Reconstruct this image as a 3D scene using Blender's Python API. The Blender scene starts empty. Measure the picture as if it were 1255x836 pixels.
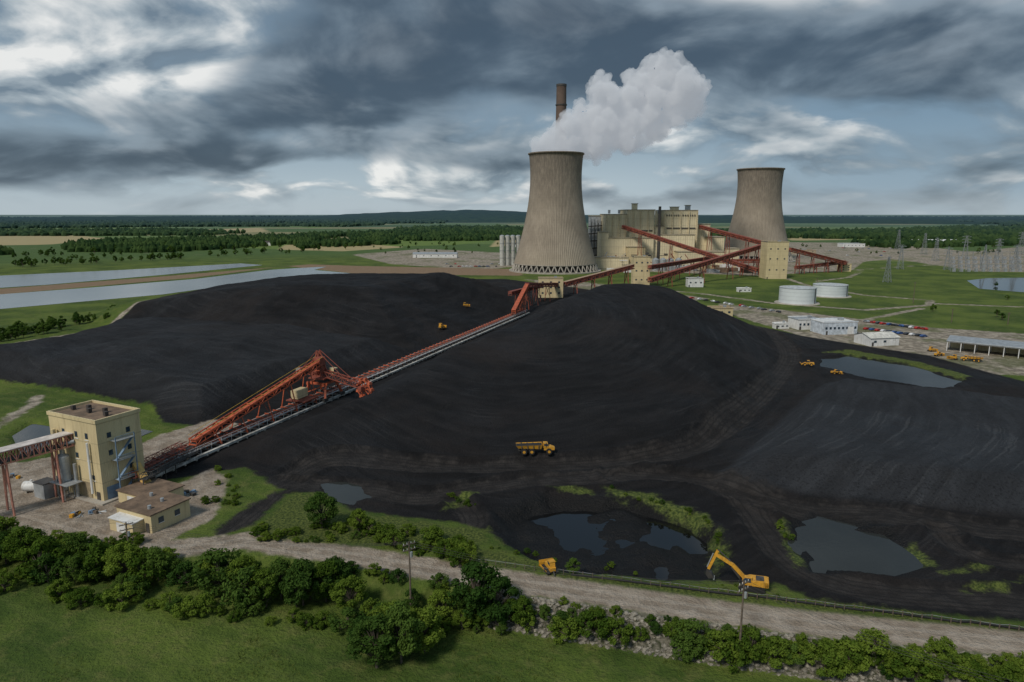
import bpy, math, random
import numpy as np
from mathutils import Vector, Matrix
random.seed(7); rng=np.random.default_rng(7)
S=bpy.context.scene
# ---------------------------------------------------------------- helpers: image pixels projected from the camera onto the ground, terrain shape
CH=70.; TH=math.radians(10.6); F=837.; CT=math.cos(TH); ST=math.sin(TH)
def ray(u,v):
    x=(u-627.5)/F; y=-(v-418)/F
    return x, CT+y*ST, -ST+y*CT
def G(u,v,z=0.):
    a,b,c=ray(u,v); t=(z-CH)/c
    return (a*t,b*t)
def G3(u,v,z=0.):
    p=G(u,v,z); return Vector((p[0],p[1],z))
def XA(u,D,z=0.): return (u-627.5)/F*(D*CT-(z-CH)*ST)
def ZA(v,D):
    _,b,c=ray(0,v); return CH+D*c/b
_tab=rng.random((256,256))
def vn(x,y):
    xi=np.floor(x).astype(int); yi=np.floor(y).astype(int); fx=x-xi; fy=y-yi
    fx=fx*fx*(3-2*fx); fy=fy*fy*(3-2*fy)
    a=_tab[xi%256,yi%256]; b=_tab[(xi+1)%256,yi%256]; c=_tab[xi%256,(yi+1)%256]; d=_tab[(xi+1)%256,(yi+1)%256]
    return (a*(1-fx)+b*fx)*(1-fy)+(c*(1-fx)+d*fx)*fy
def fbm(x,y,s,o=4):
    r=0;a=.5
    for i in range(o):
        r=r+a*(vn(x/s+17.3*i,y/s+9.1*i)-.5)*2; s*=.5; a*=.5
    return r
def sdf(x,y,poly):
    P=np.array(poly,float); n=len(P); d=np.full(x.shape,1e18); ins=np.zeros(x.shape,bool)
    for i in range(n):
        ax,ay=P[i]; bx,by=P[(i+1)%n]; ex=bx-ax; ey=by-ay
        L=ex*ex+ey*ey+1e-9
        t=np.clip(((x-ax)*ex+(y-ay)*ey)/L,0,1)
        d=np.minimum(d,(x-ax-t*ex)**2+(y-ay-t*ey)**2)
        if ay!=by:
            c=((ay>y)!=(by>y))&(x<(bx-ax)*(y-ay)/(by-ay)+ax); ins^=c
    d=np.sqrt(d); return np.where(ins,d,-d)
def pdist(x,y,pl):
    d=np.full(x.shape,1e18)
    for i in range(len(pl)-1):
        ax,ay=pl[i]; bx,by=pl[i+1]; ex=bx-ax; ey=by-ay; L=ex*ex+ey*ey+1e-9
        t=np.clip(((x-ax)*ex+(y-ay)*ey)/L,0,1)
        d=np.minimum(d,(x-ax-t*ex)**2+(y-ay-t*ey)**2)
    return np.sqrt(d)
def smin(a,b,k):
    h=np.clip(.5+.5*(b-a)/k,0,1); return b*(1-h)+a*h-k*h*(1-h)
def smax(a,b,k): return -smin(-a,-b,k)
def sst(x,a=0,b=1):
    t=np.clip((x-a)/(b-a),0,1); return t*t*(3-2*t)
def GP(l): return [G(*p) for p in l]
def smooth_pl(pl,k=3):
    for _ in range(k):
        q=[pl[0]]
        for a,b in zip(pl,pl[1:]): q+=[(a[0]*.75+b[0]*.25,a[1]*.75+b[1]*.25),(a[0]*.25+b[0]*.75,a[1]*.25+b[1]*.75)]
        pl=q+[pl[-1]]
    return pl
cx=lambda y:-99+(y-177)*.353
PA=[(cx(200)+12,200),(cx(300)+10,300),(cx(400)+10,400),(cx(450)+12,448),(45,462),(90,462),(132,440),(150,395),(133,330),(103,262),(75,215),(48,193),(10,187),(-40,185),(-75,188)]
PB1=[(cx(345)-10,345),(cx(450)-10,450),(cx(540)-10,540),(15,570),(-120,570),(-230,556),(-285,510),(-290,450),(-230,400),(-150,368),(-90,352)]
PB2=GP([(-150,448),(0,470),(120,488),(190,506),(245,518),(320,488)])+[(cx(300)-10,300),(cx(345)-10,345),(-120,380),(-200,420),(-250,410),(-240,368),(-247,325),(-300,290)]
PC=GP([(868,592),(940,606),(1050,620),(1255,634),(1600,665),(1700,520),(1255,500),(1110,484),(1010,470),(985,486),(925,540)])
BAS=GP([(598,625),(670,603),(760,604),(850,622),(893,650),(888,702),(800,712),(700,700),(620,674)])
PND=GP([(962,640),(1000,623),(1095,646),(1143,690),(1100,706),(990,700),(966,668)])
PUD=GP([(396,592),(425,586),(460,606),(432,620),(408,612)])
PR2=GP([(1000,437),(1040,433),(1120,446),(1188,465),(1160,476),(1080,465),(1003,447)])
PL1=GP([(8,532),(38,514),(66,518),(74,540),(20,558)])
ROAD=GP([(0,628),(100,655),(200,673),(262,668),(300,662),(400,676),(550,701),(700,723),(850,745),(1000,764),(1255,789),(1500,812)])
HAUL=[(smooth_pl(GP([(268,656),(318,618),(345,588),(400,560),(520,575),(640,572),(760,566),(850,552),(905,510),(950,466),(975,430),(930,400)])),5),
      (smooth_pl(GP([(350,590),(450,600),(520,612),(600,596),(720,584),(830,582),(900,600),(935,640),(975,700),(1080,728),(1300,742)])),4.5),
      (smooth_pl(GP([(760,580),(880,588),(960,625),(1080,632),(1255,655),(1400,665)])),5),
      (smooth_pl(GP([(560,612),(585,640),(560,655)])),3),
      (smooth_pl(GP([(1150,650),(1200,690),(1300,700)])),3)]
rx=[p[0] for p in ROAD]; ry=[p[1] for p in ROAD]
CL=[(-105,160),(cx(480),480)]
def FLOW(x,y):
    d=np.where(x<np.interp(y,[150,560],[cx(150),cx(560)]),sdf(x,y,PB1)*.7+x*.15,-(np.hypot((x-5)*1.0,(y-330)*.85)))
    return d+fbm(x,y,90,2)*16
def H(x,y):
    w=fbm(x,y,35,3)*5
    dA=sdf(x,y,PA)+w
    ramp=smin(2+np.maximum(0,(y-188))*.152,29+0*y,3.5)
    hA=smin(ramp+fbm(x+50,y,60,2)*1.5,dA*.50,2.2)
    gul=np.abs(fbm(x+90,y-20,24,3))*5
    dB=sdf(x,y,PB1)+w*.8
    topB=9+17.8*sst(x,-285,-130)+fbm(x,y,70,2)*2
    hB=smin(topB,dB*.47-gul*sst(dB,6,20)*.5,1.6)
    gul2=np.abs(fbm(x+31,y+77,16,3))*4
    dB2=sdf(x,y,PB2)+w*.6
    hB2=smin(9.5+fbm(x,y+80,40,3)*4,dB2*.64-gul2*sst(dB2,2,10)*.4,.8)
    dC=sdf(x,y,PC)+w*.4
    hC=smin(6.8+fbm(x,y,60,2)*.6,dC*.55,.8)
    h=smax(smax(hA,hB,1.5),smax(hB2,hC,.8),1.)
    h=np.where(h<0,0,h)
    d=pdist(x,y,CL); h=np.minimum(h,.6+np.maximum(0,d-8)*.5)
    near=sst(900-np.hypot(x,y),0,300)
    coal=sst(sdf(x,y,COAL),-2,8)*near
    f=FLOW(x,y)
    offc=sst(d,8,16)
    patch=sst(fbm(x+200,y+60,55,2),-.15,.3)
    h=h+(fbm(x,y,22,4)*.8+fbm(x,y,5,3)*.3)*coal
    h=h+((vn(f/3.4,x*.02+y*.02)-.5)*.5*patch+(vn(f/11.+40,x*.012)-.5)*1.0)*coal*offc
    for pl,hw in HAUL:
        dd_=pdist(x,y,pl)
        h=h+coal*offc*(.75*np.exp(-((dd_-hw-1.2)/1.0)**2)-.35*sst(hw-dd_,-1,1))
    b=sdf(x,y,BAS)+fbm(x,y,12,3)*4
    h=h-sst(b,-1,4.5)*3.1+np.where(b>1,fbm(x+33,y,12,5)*2.6,0)*sst(b,1,6)
    h=h-sst(sdf(x,y,PND)+fbm(x,y,10,3)*2.,-1,4)*2.4
    h=h-sst(sdf(x,y,PUD)+fbm(x,y,6,3)*2,-1,2)*1.0
    h=h-sst(sdf(x,y,PR2)+fbm(x,y,9,3)*3,-1,4)*2.
    h=h-sst(sdf(x,y,PL1),-1,4)*2.
    yr=np.interp(x,rx,ry); s=yr-y-4.6
    amt=2.0+sst(x,-70,-20)*1.8
    h=h-amt*sst(s,0,6.5)+sst(s,4,20)*fbm(x,y,30,3)*.7
    return h
COAL=GP([(-160,420),(0,431),(130,404),(250,371),(330,346),(430,342),(620,342),(700,352),(860,374),(890,392),(940,402),(985,412),(1060,424),(1140,436),(1210,456),(1265,470),(1600,500),(1700,800),(1255,762),(1150,755),(1000,738),(960,718),(880,712),(760,702),(690,692),(620,662),(570,642),(500,634),(430,624),(395,602),(350,606),(312,642),(268,656),(262,650),(300,622),(345,600),(300,572),(180,592),(165,560),(290,522),(250,523),(200,518),(188,500),(120,486),(0,467),(-160,446)])
def Hs(x,y): return float(H(np.array([float(x)]),np.array([float(y)]))[0])
def hit(u,v):
    a,b,c=ray(u,v); t=60*np.power(1.004,np.arange(900))
    z=CH+c*t; h=H(a*t,b*t); k=np.argmax(z<h)
    return Vector((a*t[k],b*t[k],float(h[k])))
# ---------------------------------------------------------------- node helpers
def N(t,typ,ins=None,**pr):
    n=t.nodes.new(typ)
    for k,v in pr.items(): setattr(n,k,v)
    for k,v in (ins or {}).items():
        if isinstance(v,bpy.types.NodeSocket): t.links.new(v,n.inputs[k])
        else: n.inputs[k].default_value=v
    return n
def M(t,op,a,b=0.,c=0.,clamp=False):
    n=N(t,'ShaderNodeMath',{0:a,1:b,2:c},operation=op); n.use_clamp=clamp; return n.outputs[0]
def MX(t,f,a,b):
    if isinstance(a,tuple) and len(a)==3:a=(*a,1)
    if isinstance(b,tuple) and len(b)==3:b=(*b,1)
    return N(t,'ShaderNodeMix',{0:f,6:a,7:b},data_type='RGBA').outputs[2]
def SS(t,x,a,b):
    return N(t,'ShaderNodeMapRange',{0:x,1:a,2:b,3:0.,4:1.},interpolation_type='SMOOTHSTEP').outputs[0]
def NZ(t,vec,s,d=4,r=.55,dist=0.):
    return N(t,'ShaderNodeTexNoise',{'Vector':vec,'Scale':s,'Detail':d,'Roughness':r,'Distortion':dist}).outputs['Fac']
def newmat(name):
    m=bpy.data.materials.new(name); m.use_nodes=True; t=m.node_tree; return m,t,t.nodes['Principled BSDF']
MC={}
def mat(name,col,rough=.7,metal=0.,var=.25,scale=.5,bump=.0,rust=None,spec=.5):
    if name in MC: return MC[name]
    m,t,b=newmat(name); p=N(t,'ShaderNodeNewGeometry').outputs['Position']
    n=NZ(t,p,scale,4,.6)
    lo=tuple(c*(1-var) for c in col); hi=tuple(min(1,c*(1+var)) for c in col)
    c=MX(t,SS(t,n,.3,.7),lo,hi)
    if rust: 
        vec=N(t,'ShaderNodeVectorMath',{0:p,1:(1.,1.,.15)},operation='MULTIPLY').outputs[0]
        c=MX(t,M(t,'MULTIPLY',SS(t,NZ(t,vec,1.3,4,.65),.5,.75),.7),c,rust)
    t.links.new(c,b.inputs['Base Color'])
    b.inputs['Roughness'].default_value=rough; b.inputs['Metallic'].default_value=metal
    b.inputs['Specular IOR Level'].default_value=spec
    if bump:
        n2=NZ(t,p,scale*7,3,.6)
        bn=N(t,'ShaderNodeBump',{'Height':n2,'Strength':bump,'Distance':.3}); t.links.new(bn.outputs[0],b.inputs['Normal'])
    MC[name]=m; return m
def siding(name,col,step=1.0,band=5.,rust=(.22,.15,.08),st_=.45):
    if name in MC: return MC[name]
    m,t,b=newmat(name); g=N(t,'ShaderNodeNewGeometry'); p=g.outputs['Position']
    sp=N(t,'ShaderNodeSeparateXYZ',{0:p})
    s=M(t,'ADD',sp.outputs[0],sp.outputs[1])
    rib=M(t,'SINE',M(t,'MULTIPLY',s,6.283/step))
    ln=M(t,'GREATER_THAN',M(t,'FRACT',M(t,'DIVIDE',sp.outputs[2],band)),.95)
    vec=N(t,'ShaderNodeVectorMath',{0:p,1:(1.,1.,.08)},operation='MULTIPLY').outputs[0]
    st=SS(t,NZ(t,vec,.5/max(step,.3),5,.65),.48,.8)
    big=NZ(t,p,.08,4)
    c=MX(t,SS(t,big,.3,.7),tuple(x*.84 for x in col),col)
    c=MX(t,M(t,'MULTIPLY',st,st_),c,rust)
    c=MX(t,M(t,'MULTIPLY',ln,.25),c,(.1,.09,.07))
    t.links.new(c,b.inputs['Base Color']); b.inputs['Roughness'].default_value=.65
    bn=N(t,'ShaderNodeBump',{'Height':rib,'Strength':.5,'Distance':.08*step}); t.links.new(bn.outputs[0],b.inputs['Normal'])
    MC[name]=m; return m
# ---------------------------------------------------------------- mesh builder
class MB:
    def __init__(s): s.v=[];s.f=[];s.m=[];s.mats=[];s.T=Matrix.Identity(4)
    def mi(s,m):
        if m not in s.mats: s.mats.append(m)
        return s.mats.index(m)
    def add(s,vs,fs,m):
        o=len(s.v); s.v+= [tuple(s.T@Vector(p)) for p in vs]; k=s.mi(m)
        for f in fs: s.f.append(tuple(i+o for i in f)); s.m.append(k)
    def box(s,c,d,m,rz=0.,taper=1.,rx=0.,ry=0.):
        R=Matrix.Rotation(rz,3,'Z')@Matrix.Rotation(ry,3,'Y')@Matrix.Rotation(rx,3,'X'); vs=[]
        for z in(-1,1):
            k=taper if z>0 else 1
            for x,y in((-1,-1),(1,-1),(1,1),(-1,1)): vs.append(Vector(c)+R@Vector((x*d[0]/2*k,y*d[1]/2*k,z*d[2]/2)))
        s.add(vs,[(0,3,2,1),(4,5,6,7),(0,1,5,4),(1,2,6,5),(2,3,7,6),(3,0,4,7)],m)
    def cyl(s,p0,p1,r0,r1,m,n=10,caps=True):
        p0=Vector(p0);p1=Vector(p1); d=(p1-p0).normalized(); a=d.orthogonal().normalized(); b=d.cross(a); vs=[]
        for p,r in((p0,r0),(p1,r1)):
            for i in range(n): t=2*math.pi*i/n; vs.append(p+a*r*math.cos(t)+b*r*math.sin(t))
        fs=[(i,(i+1)%n,n+(i+1)%n,n+i) for i in range(n)]
        if caps: fs+=[tuple(range(n-1,-1,-1)),tuple(range(n,2*n))]
        s.add(vs,fs,m)
    def beam(s,p0,p1,w,m,h=None):
        p0=Vector(p0);p1=Vector(p1); h=h or w; d=(p1-p0).normalized()
        up=Vector((0,0,1)) if abs(d.z)<.98 else Vector((0,1,0))
        a=d.cross(up).normalized()*w/2; b=a.cross(d).normalized()*h/2
        vs=[p+q for p in(p0,p1) for q in(-a-b,a-b,a+b,-a+b)]
        s.add(vs,[(0,3,2,1),(4,5,6,7),(0,1,5,4),(1,2,6,5),(2,3,7,6),(3,0,4,7)],m)
    def truss(s,p0,p1,w,h,m,n,t=.3,deck=None,roof=None):
        p0=Vector(p0);p1=Vector(p1); d=(p1-p0).normalized(); a=d.cross(Vector((0,0,1))).normalized()*w/2; b=a.cross(d).normalized()*h
        if b.z<0:b=-b
        for q in(a,-a,a+b,b-a): s.beam(p0+q,p1+q,t,m)
        for i in range(n):
            q0=p0.lerp(p1,i/n); q1=p0.lerp(p1,(i+1)/n)
            for sd in(a,-a):
                s.beam(q0+sd,q0+sd+b,t*.7,m)
                s.beam(q0+sd+(b if i%2 else b*0),q1+sd+(b*0 if i%2 else b),t*.7,m)
            s.beam(q0+a+b,q0-a+b,t*.7,m); s.beam(q0+a,q0-a,t*.7,m)
        if deck: s.beam(p0+b*.12,p1+b*.12,w*.92,deck,h*.08)
        if roof: s.beam(p0+b*1.06,p1+b*1.06,w*1.1,roof,.15)
    def obj(s,name,smooth=False,parent=None):
        me=bpy.data.meshes.new(name); me.from_pydata(s.v,[],s.f)
        for m in s.mats: me.materials.append(m)
        me.polygons.foreach_set('material_index',s.m)
        if smooth: me.polygons.foreach_set('use_smooth',[True]*len(s.f))
        o=bpy.data.objects.new(name,me); S.collection.objects.link(o)
        if parent: o.parent=parent
        return o
class Grp:
    def __init__(s,name): s.e=bpy.data.objects.new(name,None); S.collection.objects.link(s.e); s.p={}
    def __getitem__(s,k):
        if k not in s.p: s.p[k]=MB()
        return s.p[k]
    def done(s):
        for k,b in s.p.items(): b.obj(k,parent=s.e)
# ---------------------------------------------------------------- ground
def grow(a,b,s0,g):
    r=[a]; s=s0
    while r[-1]<b: r.append(r[-1]+s); s*=g
    return r
xp=list(np.arange(0,235,1.0))+grow(235,30000,1.2,1.045)
X=np.array([-x for x in xp[:0:-1]]+xp)
yy=[75.]
while yy[-1]<620: yy.append(yy[-1]+max(.65,yy[-1]*.0048))
yy+=grow(yy[-1]+4,30000,5,1.04)
yb=[75-q for q in grow(2,3000,3,1.25)]
Y=np.array(yb[::-1]+yy)
gx,gy=np.meshgrid(X,Y); fx=gx.ravel(); fy=gy.ravel()
hz=H(fx,fy)
nx=len(X); ny=len(Y)
me=bpy.data.meshes.new('ground'); me.vertices.add(nx*ny)
me.vertices.foreach_set('co',np.stack([fx,fy,hz],1).astype(np.float32).ravel())
i=np.arange(nx-1)[None,:]+nx*np.arange(ny-1)[:,None]; q=np.stack([i,i+1,i+nx+1,i+nx],-1).reshape(-1,4)
me.loops.add(q.size); me.polygons.add(len(q)); me.loops.foreach_set('vertex_index',q.ravel().astype(np.int32))
me.polygons.foreach_set('loop_start',(np.arange(len(q))*4).astype(np.int32))
me.polygons.foreach_set('use_smooth',np.ones(len(q),bool)); me.update()
def att(n,a):
    at=me.attributes.new(n,'FLOAT','POINT'); at.data.foreach_set('value',a.astype(np.float32))
def U(polys,roads=()):
    r=np.full(fx.shape,-25.)
    for p in polys: r=np.maximum(r,np.clip(sdf(fx,fy,GP(p)),-25,25))
    for pl,hw in roads: r=np.maximum(r,hw-pdist(fx,fy,GP(pl)))
    return r
att('coal',np.clip(sdf(fx,fy,COAL),-25,25))
gr=U([[(-200,640),(-100,585),(0,572),(62,560),(160,566),(178,585),(150,600),(215,596),(262,572),(280,592),(262,635),(205,664),(100,648),(0,622),(-100,650)],
      [(160,548),(200,532),(262,514),(290,520),(255,545),(180,572),(165,566)]],
     [([(-120,600),(0,575)],5)])
gr=np.maximum(gr,4.0-pdist(fx,fy,ROAD))
att('gravel',gr)
att('rdist',np.where(pdist(fx,fy,ROAD)<8,fy-np.interp(fx,rx,ry),30))
hl=np.full(fx.shape,-9.)
for pl,hw in HAUL: hl=np.maximum(hl,hw-pdist(fx,fy,pl))
att('haul',hl)
att('pit',np.clip(np.maximum(sdf(fx,fy,BAS),sdf(fx,fy,PND)),-25,25))
yr=np.interp(fx,rx,ry); s_=yr-fy-4.4
att('rip',np.where(fx>G(600,715)[0],np.minimum(s_,6.0-s_),-20))
att('yard',U([[(600,322),(740,331),(930,338),(1045,331),(1062,318),(900,311),(640,311)],[(430,312),(520,305),(640,311),(640,326),(590,331),(480,324)],
   [(640,342),(740,348),(870,366),(820,372),(700,356)],[(960,297),(1100,298),(1190,309),(1055,321),(960,312)],
   [(880,372),(960,380),(1060,392),(1150,402),(1270,410),(1400,440),(1300,462),(1200,458),(1120,440),(1030,428),(960,405),(890,384)],
   [(1100,318),(1255,302),(1400,305),(1400,335),(1200,333)]],
   [([(-60,434),(0,424),(100,408),(200,386),(240,376)],2.5),([(700,345),(860,360),(950,372),(1060,380),(1140,374),(1140,368),(1060,362),(990,350),(960,340)],3),
    ([(1140,372),(1300,378)],3),([(440,330),(540,340),(640,348)],4),([(240,349),(330,335),(400,327)],4),([(0,320),(150,316),(330,309),(450,306)],3),
    ([(1060,330),(1180,322),(1280,318)],3),([(1045,395),(1100,384),(1130,378)],2.5),([(-50,545),(0,520),(40,496),(45,486)],2.),
    ([(-300,312),(0,303),(200,311)],3),([(1060,303),(1250,312)],4),([(1000,345),(1040,340),(1060,330)],3)]))
att('levee',U([[(-250,372),(0,354),(160,342),(380,324),(440,326),(640,330),(640,338),(440,336),(350,326),(240,340),(0,361),(-250,385)]]))
wd=[[(740,597),(800,605),(868,634),(868,643),(800,614),(745,602)],[(872,650),(882,648),(890,668),(884,696),(873,688)],[(555,612),(575,601),(584,604),(560,620),(545,625)],
   [(672,597),(722,600),(723,602),(676,599)],
   [(600,672),(640,684),(720,702),(900,724),(960,731),(1100,750),(1255,770),(1500,802),(1500,808),(1255,774),(1000,748),(850,730),(700,708),(560,684),(520,672)],[(1120,668),(1148,692),(1136,690),(1112,668)],[(952,640),(960,636),(984,692),(978,694)],
   [(360,604),(398,606),(420,628),(600,650),(600,668),(430,668),(320,660),(310,648)],[(1160,700),(1215,694),(1218,697),(1160,703)],[(1180,720),(1300,713),(1300,716),(1200,724)],[(1010,433),(1040,429),(1110,440),(1190,462),(1180,464),(1110,444),(1040,434)]]
att('weed',U(wd))
att('tanf',U([[(0,289),(75,287),(130,292),(60,300),(-300,304),(-300,292)],[(620,282),(635,284),(640,300),(600,303)],[(200,283),(320,279),(330,284),(220,288)],[(350,300),(430,298),(500,303),(420,308),(340,306)],[(960,290),(1020,289),(1040,294),(970,295)]]))
att('crop',U([[(-300,275),(60,272),(220,276),(180,282),(-300,287)],[(330,268),(410,268),(440,276),(380,280),(340,276)],[(200,300),(350,306),(560,300),(600,296),(560,291),(400,296)],[(965,292),(1160,297),(1255,294),(1255,288),(1000,286)]]))
dB=sdf(fx,fy,PB1); dB2=sdf(fx,fy,PB2); dC=sdf(fx,fy,PC)
att('flow',FLOW(fx,fy))
att('ctone',np.clip(sst(dC,-1,3)+.55*sst(dB2,0,10)*(1-sst(dB,-5,10)),0,1))
GM,t,b=newmat('ground_soil')
A=lambda n:N(t,'ShaderNodeAttribute',attribute_name=n).outputs['Fac']
p=N(t,'ShaderNodeNewGeometry').outputs['Position']
sp=N(t,'ShaderNodeSeparateXYZ',{0:p}); px,py,pz=sp.outputs
nA=NZ(t,p,.03,5,.6); nB=NZ(t,p,.25,5,.65); nC=NZ(t,p,1.6,4,.7)
# grass
g=MX(t,SS(t,nA,.38,.62),(.050,.086,.013),(.115,.158,.026))
g=MX(t,M(t,'MULTIPLY',SS(t,nB,.48,.72),.6),g,(.165,.165,.05))
g=MX(t,M(t,'MULTIPLY',SS(t,nC,.45,.7),.55),g,(.03,.055,.010))
mow=M(t,'SINE',M(t,'MULTIPLY',M(t,'ADD',M(t,'MULTIPLY',px,.5),M(t,'ADD',py,M(t,'MULTIPLY',nA,14.))),1.1))
g=MX(t,M(t,'MULTIPLY',SS(t,mow,.2,1.),.14),g,(.15,.17,.05))
dist=M(t,'POWER',M(t,'ADD',M(t,'MULTIPLY',px,px),M(t,'MULTIPLY',py,py)),.5)
vec=N(t,'ShaderNodeVectorMath',{0:p,1:(.0014,.0026,0.)},operation='MULTIPLY').outputs[0]
vo=N(t,'ShaderNodeTexVoronoi',{'Vector':vec,'Scale':1.,'Randomness':.9}); vo.distance='CHEBYCHEV'
vr=N(t,'ShaderNodeSeparateColor',{0:vo.outputs['Color']}).outputs[0]
cr=N(t,'ShaderNodeValToRGB',{0:vr}); cr.color_ramp.interpolation='CONSTANT'
el=cr.color_ramp.elements; el[0].color=(.07,.12,.035,1); el[1].position=.3; el[1].color=(.12,.18,.055,1)
for ps,c in((.5,(.045,.085,.028,1)),(.68,(.24,.22,.11,1)),(.82,(.09,.14,.045,1))):
    e=el.new(ps); e.color=c
g=MX(t,M(t,'MULTIPLY',SS(t,dist,1050.,1300.),.85),g,cr.outputs[0])
def lay(base,a,col,amp=3.,soft=1.,nz=nB):
    m=SS(t,M(t,'ADD',A(a),M(t,'MULTIPLY',M(t,'SUBTRACT',nz,.5),amp)),-soft,soft); return MX(t,m,base,col),m
g,_=lay(g,'crop',(.13,.19,.045),10.,5.)
g,_=lay(g,'tanf',(.38,.31,.16),10.,5.)
yd=MX(t,SS(t,nB,.4,.65),(.20,.17,.13),(.44,.38,.30)); yd=MX(t,M(t,'MULTIPLY',SS(t,nA,.5,.62),.6),yd,(.09,.11,.03))
g,_=lay(g,'yard',yd,6.,1.2)
lv=MX(t,nB,(.16,.10,.055),(.32,.23,.15)); g,_=lay(g,'levee',lv,14.,3.)
# coal
fl=A('flow')
cv=N(t,'ShaderNodeCombineXYZ',{0:M(t,'MULTIPLY',fl,.30),1:M(t,'MULTIPLY',px,.045),2:M(t,'MULTIPLY',py,.045)}).outputs[0]
tr=NZ(t,cv,1.,7,.60,.5)
cv2=N(t,'ShaderNodeCombineXYZ',{0:M(t,'ADD',M(t,'MULTIPLY',fl,1.3),M(t,'MULTIPLY',nB,1.6)),1:M(t,'MULTIPLY',px,.03),2:M(t,'MULTIPLY',py,.03)}).outputs[0]
trf=NZ(t,cv2,1.,2,.5)
cbig=NZ(t,p,.016,5,.62,.8)
trk=M(t,'MULTIPLY',SS(t,trf,.55,.66),SS(t,cbig,.48,.60))
c=MX(t,SS(t,tr,.32,.72),(.0055,.0053,.0058),(.0150,.0142,.0148))
c=MX(t,M(t,'MULTIPLY',trk,.5),c,(.034,.032,.032))
c=MX(t,M(t,'MULTIPLY',SS(t,NZ(t,p,.018,4,.6),.48,.66),.6),c,(.0235,.0185,.0165))
c2=MX(t,SS(t,tr,.30,.72),(.022,.0235,.0265),(.038,.041,.046))
c2=MX(t,M(t,'MULTIPLY',trk,.45),c2,(.082,.086,.09))
c2=MX(t,M(t,'MULTIPLY',SS(t,nC,.45,.7),.5),c2,(.013,.013,.015))
c=MX(t,M(t,'MULTIPLY',A('ctone'),.9),c,c2)
c=MX(t,M(t,'MULTIPLY',SS(t,nC,.50,.70),.5),c,(.0035,.0035,.004))
c=MX(t,M(t,'MULTIPLY',SS(t,nB,.56,.75),.45),c,(.028,.0255,.025))
ha=A('haul'); hm=SS(t,M(t,'ADD',ha,M(t,'MULTIPLY',M(t,'SUBTRACT',nB,.5),7.)),-1.2,1.8)
rut=M(t,'SINE',M(t,'ADD',M(t,'MULTIPLY',ha,4.2),M(t,'MULTIPLY',nB,3.)))
hc=MX(t,SS(t,nB,.35,.7),(.024,.0205,.0185),(.050,.044,.040)); hc=MX(t,M(t,'MULTIPLY',SS(t,rut,.1,.9),.55),hc,(.010,.0095,.0095))
c=MX(t,M(t,'MULTIPLY',hm,.75),c,hc)
pm=SS(t,M(t,'ADD',A('pit'),M(t,'MULTIPLY',M(t,'SUBTRACT',nB,.5),5.)),-1.,1.5)
c=MX(t,M(t,'MULTIPLY',pm,.85),c,MX(t,nB,(.003,.003,.003),(.013,.0115,.010)))
base,cm=lay(g,'coal',c,5.,1.)
gv=MX(t,SS(t,nB,.35,.7),(.25,.20,.15),(.42,.355,.285)); gv=MX(t,M(t,'MULTIPLY',SS(t,nC,.5,.7),.35),gv,(.17,.135,.105))
rd=A('rdist'); wt=SS(t,M(t,'ABSOLUTE',M(t,'SUBTRACT',M(t,'ABSOLUTE',M(t,'ADD',rd,M(t,'MULTIPLY',nA,1.2))),1.5)),.9,.3)
gv=MX(t,M(t,'MULTIPLY',wt,.4),gv,(.46,.40,.33))
base,_=lay(base,'gravel',gv,3.5,.8)
base,_=lay(base,'rip',MX(t,SS(t,nC,.35,.65),(.05,.055,.03),(.20,.18,.14)),3.,.5,nC)
wc=MX(t,SS(t,nC,.35,.65),(.03,.05,.01),(.13,.155,.035))
base,_=lay(base,'weed',wc,9.,1.2)
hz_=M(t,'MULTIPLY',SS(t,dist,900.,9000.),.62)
base=MX(t,hz_,base,(.13,.20,.24))  # aerial haze painted into the ground colour, growing with distance from the camera
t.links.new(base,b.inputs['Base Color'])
rg=M(t,'SUBTRACT',.95,M(t,'MULTIPLY',cm,M(t,'ADD',M(t,'MULTIPLY',SS(t,cbig,.4,.7),.26),M(t,'MULTIPLY',pm,.38))))
t.links.new(rg,b.inputs['Roughness']); b.inputs['Specular IOR Level'].default_value=.22
bh=M(t,'ADD',M(t,'MULTIPLY',nC,.8),M(t,'ADD',M(t,'MULTIPLY',M(t,'MULTIPLY',tr,cm),.4),M(t,'MULTIPLY',nB,1.6)))
bn=N(t,'ShaderNodeBump',{'Height':bh,'Strength':.8,'Distance':.9}); t.links.new(bn.outputs[0],b.inputs['Normal'])
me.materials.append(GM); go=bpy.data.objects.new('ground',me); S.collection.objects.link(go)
# ---------------------------------------------------------------- water
WM,t,b=newmat('pond_water_mat'); p=N(t,'ShaderNodeNewGeometry').outputs['Position']
t.links.new(MX(t,NZ(t,p,.08,4),(.018,.020,.019),(.042,.046,.043)),b.inputs['Base Color']); b.inputs['Roughness'].default_value=.06; b.inputs['IOR'].default_value=1.33
bn=N(t,'ShaderNodeBump',{'Height':NZ(t,p,.9,3),'Strength':.12,'Distance':.1}); t.links.new(bn.outputs[0],b.inputs['Normal'])
WS,t,b=newmat('silty_water_mat'); p=N(t,'ShaderNodeNewGeometry').outputs['Position']
t.links.new(MX(t,NZ(t,p,.012,4),(.20,.22,.22),(.34,.36,.35)),b.inputs['Base Color']); b.inputs['Roughness'].default_value=.15; b.inputs['IOR'].default_value=1.33
WB,t,b=newmat('black_mud_water'); b.inputs['Base Color'].default_value=(.006,.006,.006,1); b.inputs['Roughness'].default_value=.05; b.inputs['IOR'].default_value=1.45
def water(name,poly,z,m):
    B=MB(); 
    P=poly; n=len(P); B.add([(q[0],q[1],z) for q in P],[tuple(range(n))],m); return B.obj(name)
def scl(poly,k):
    c=np.mean(poly,0); return [tuple(c+(np.array(q)-c)*k) for q in poly]
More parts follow.
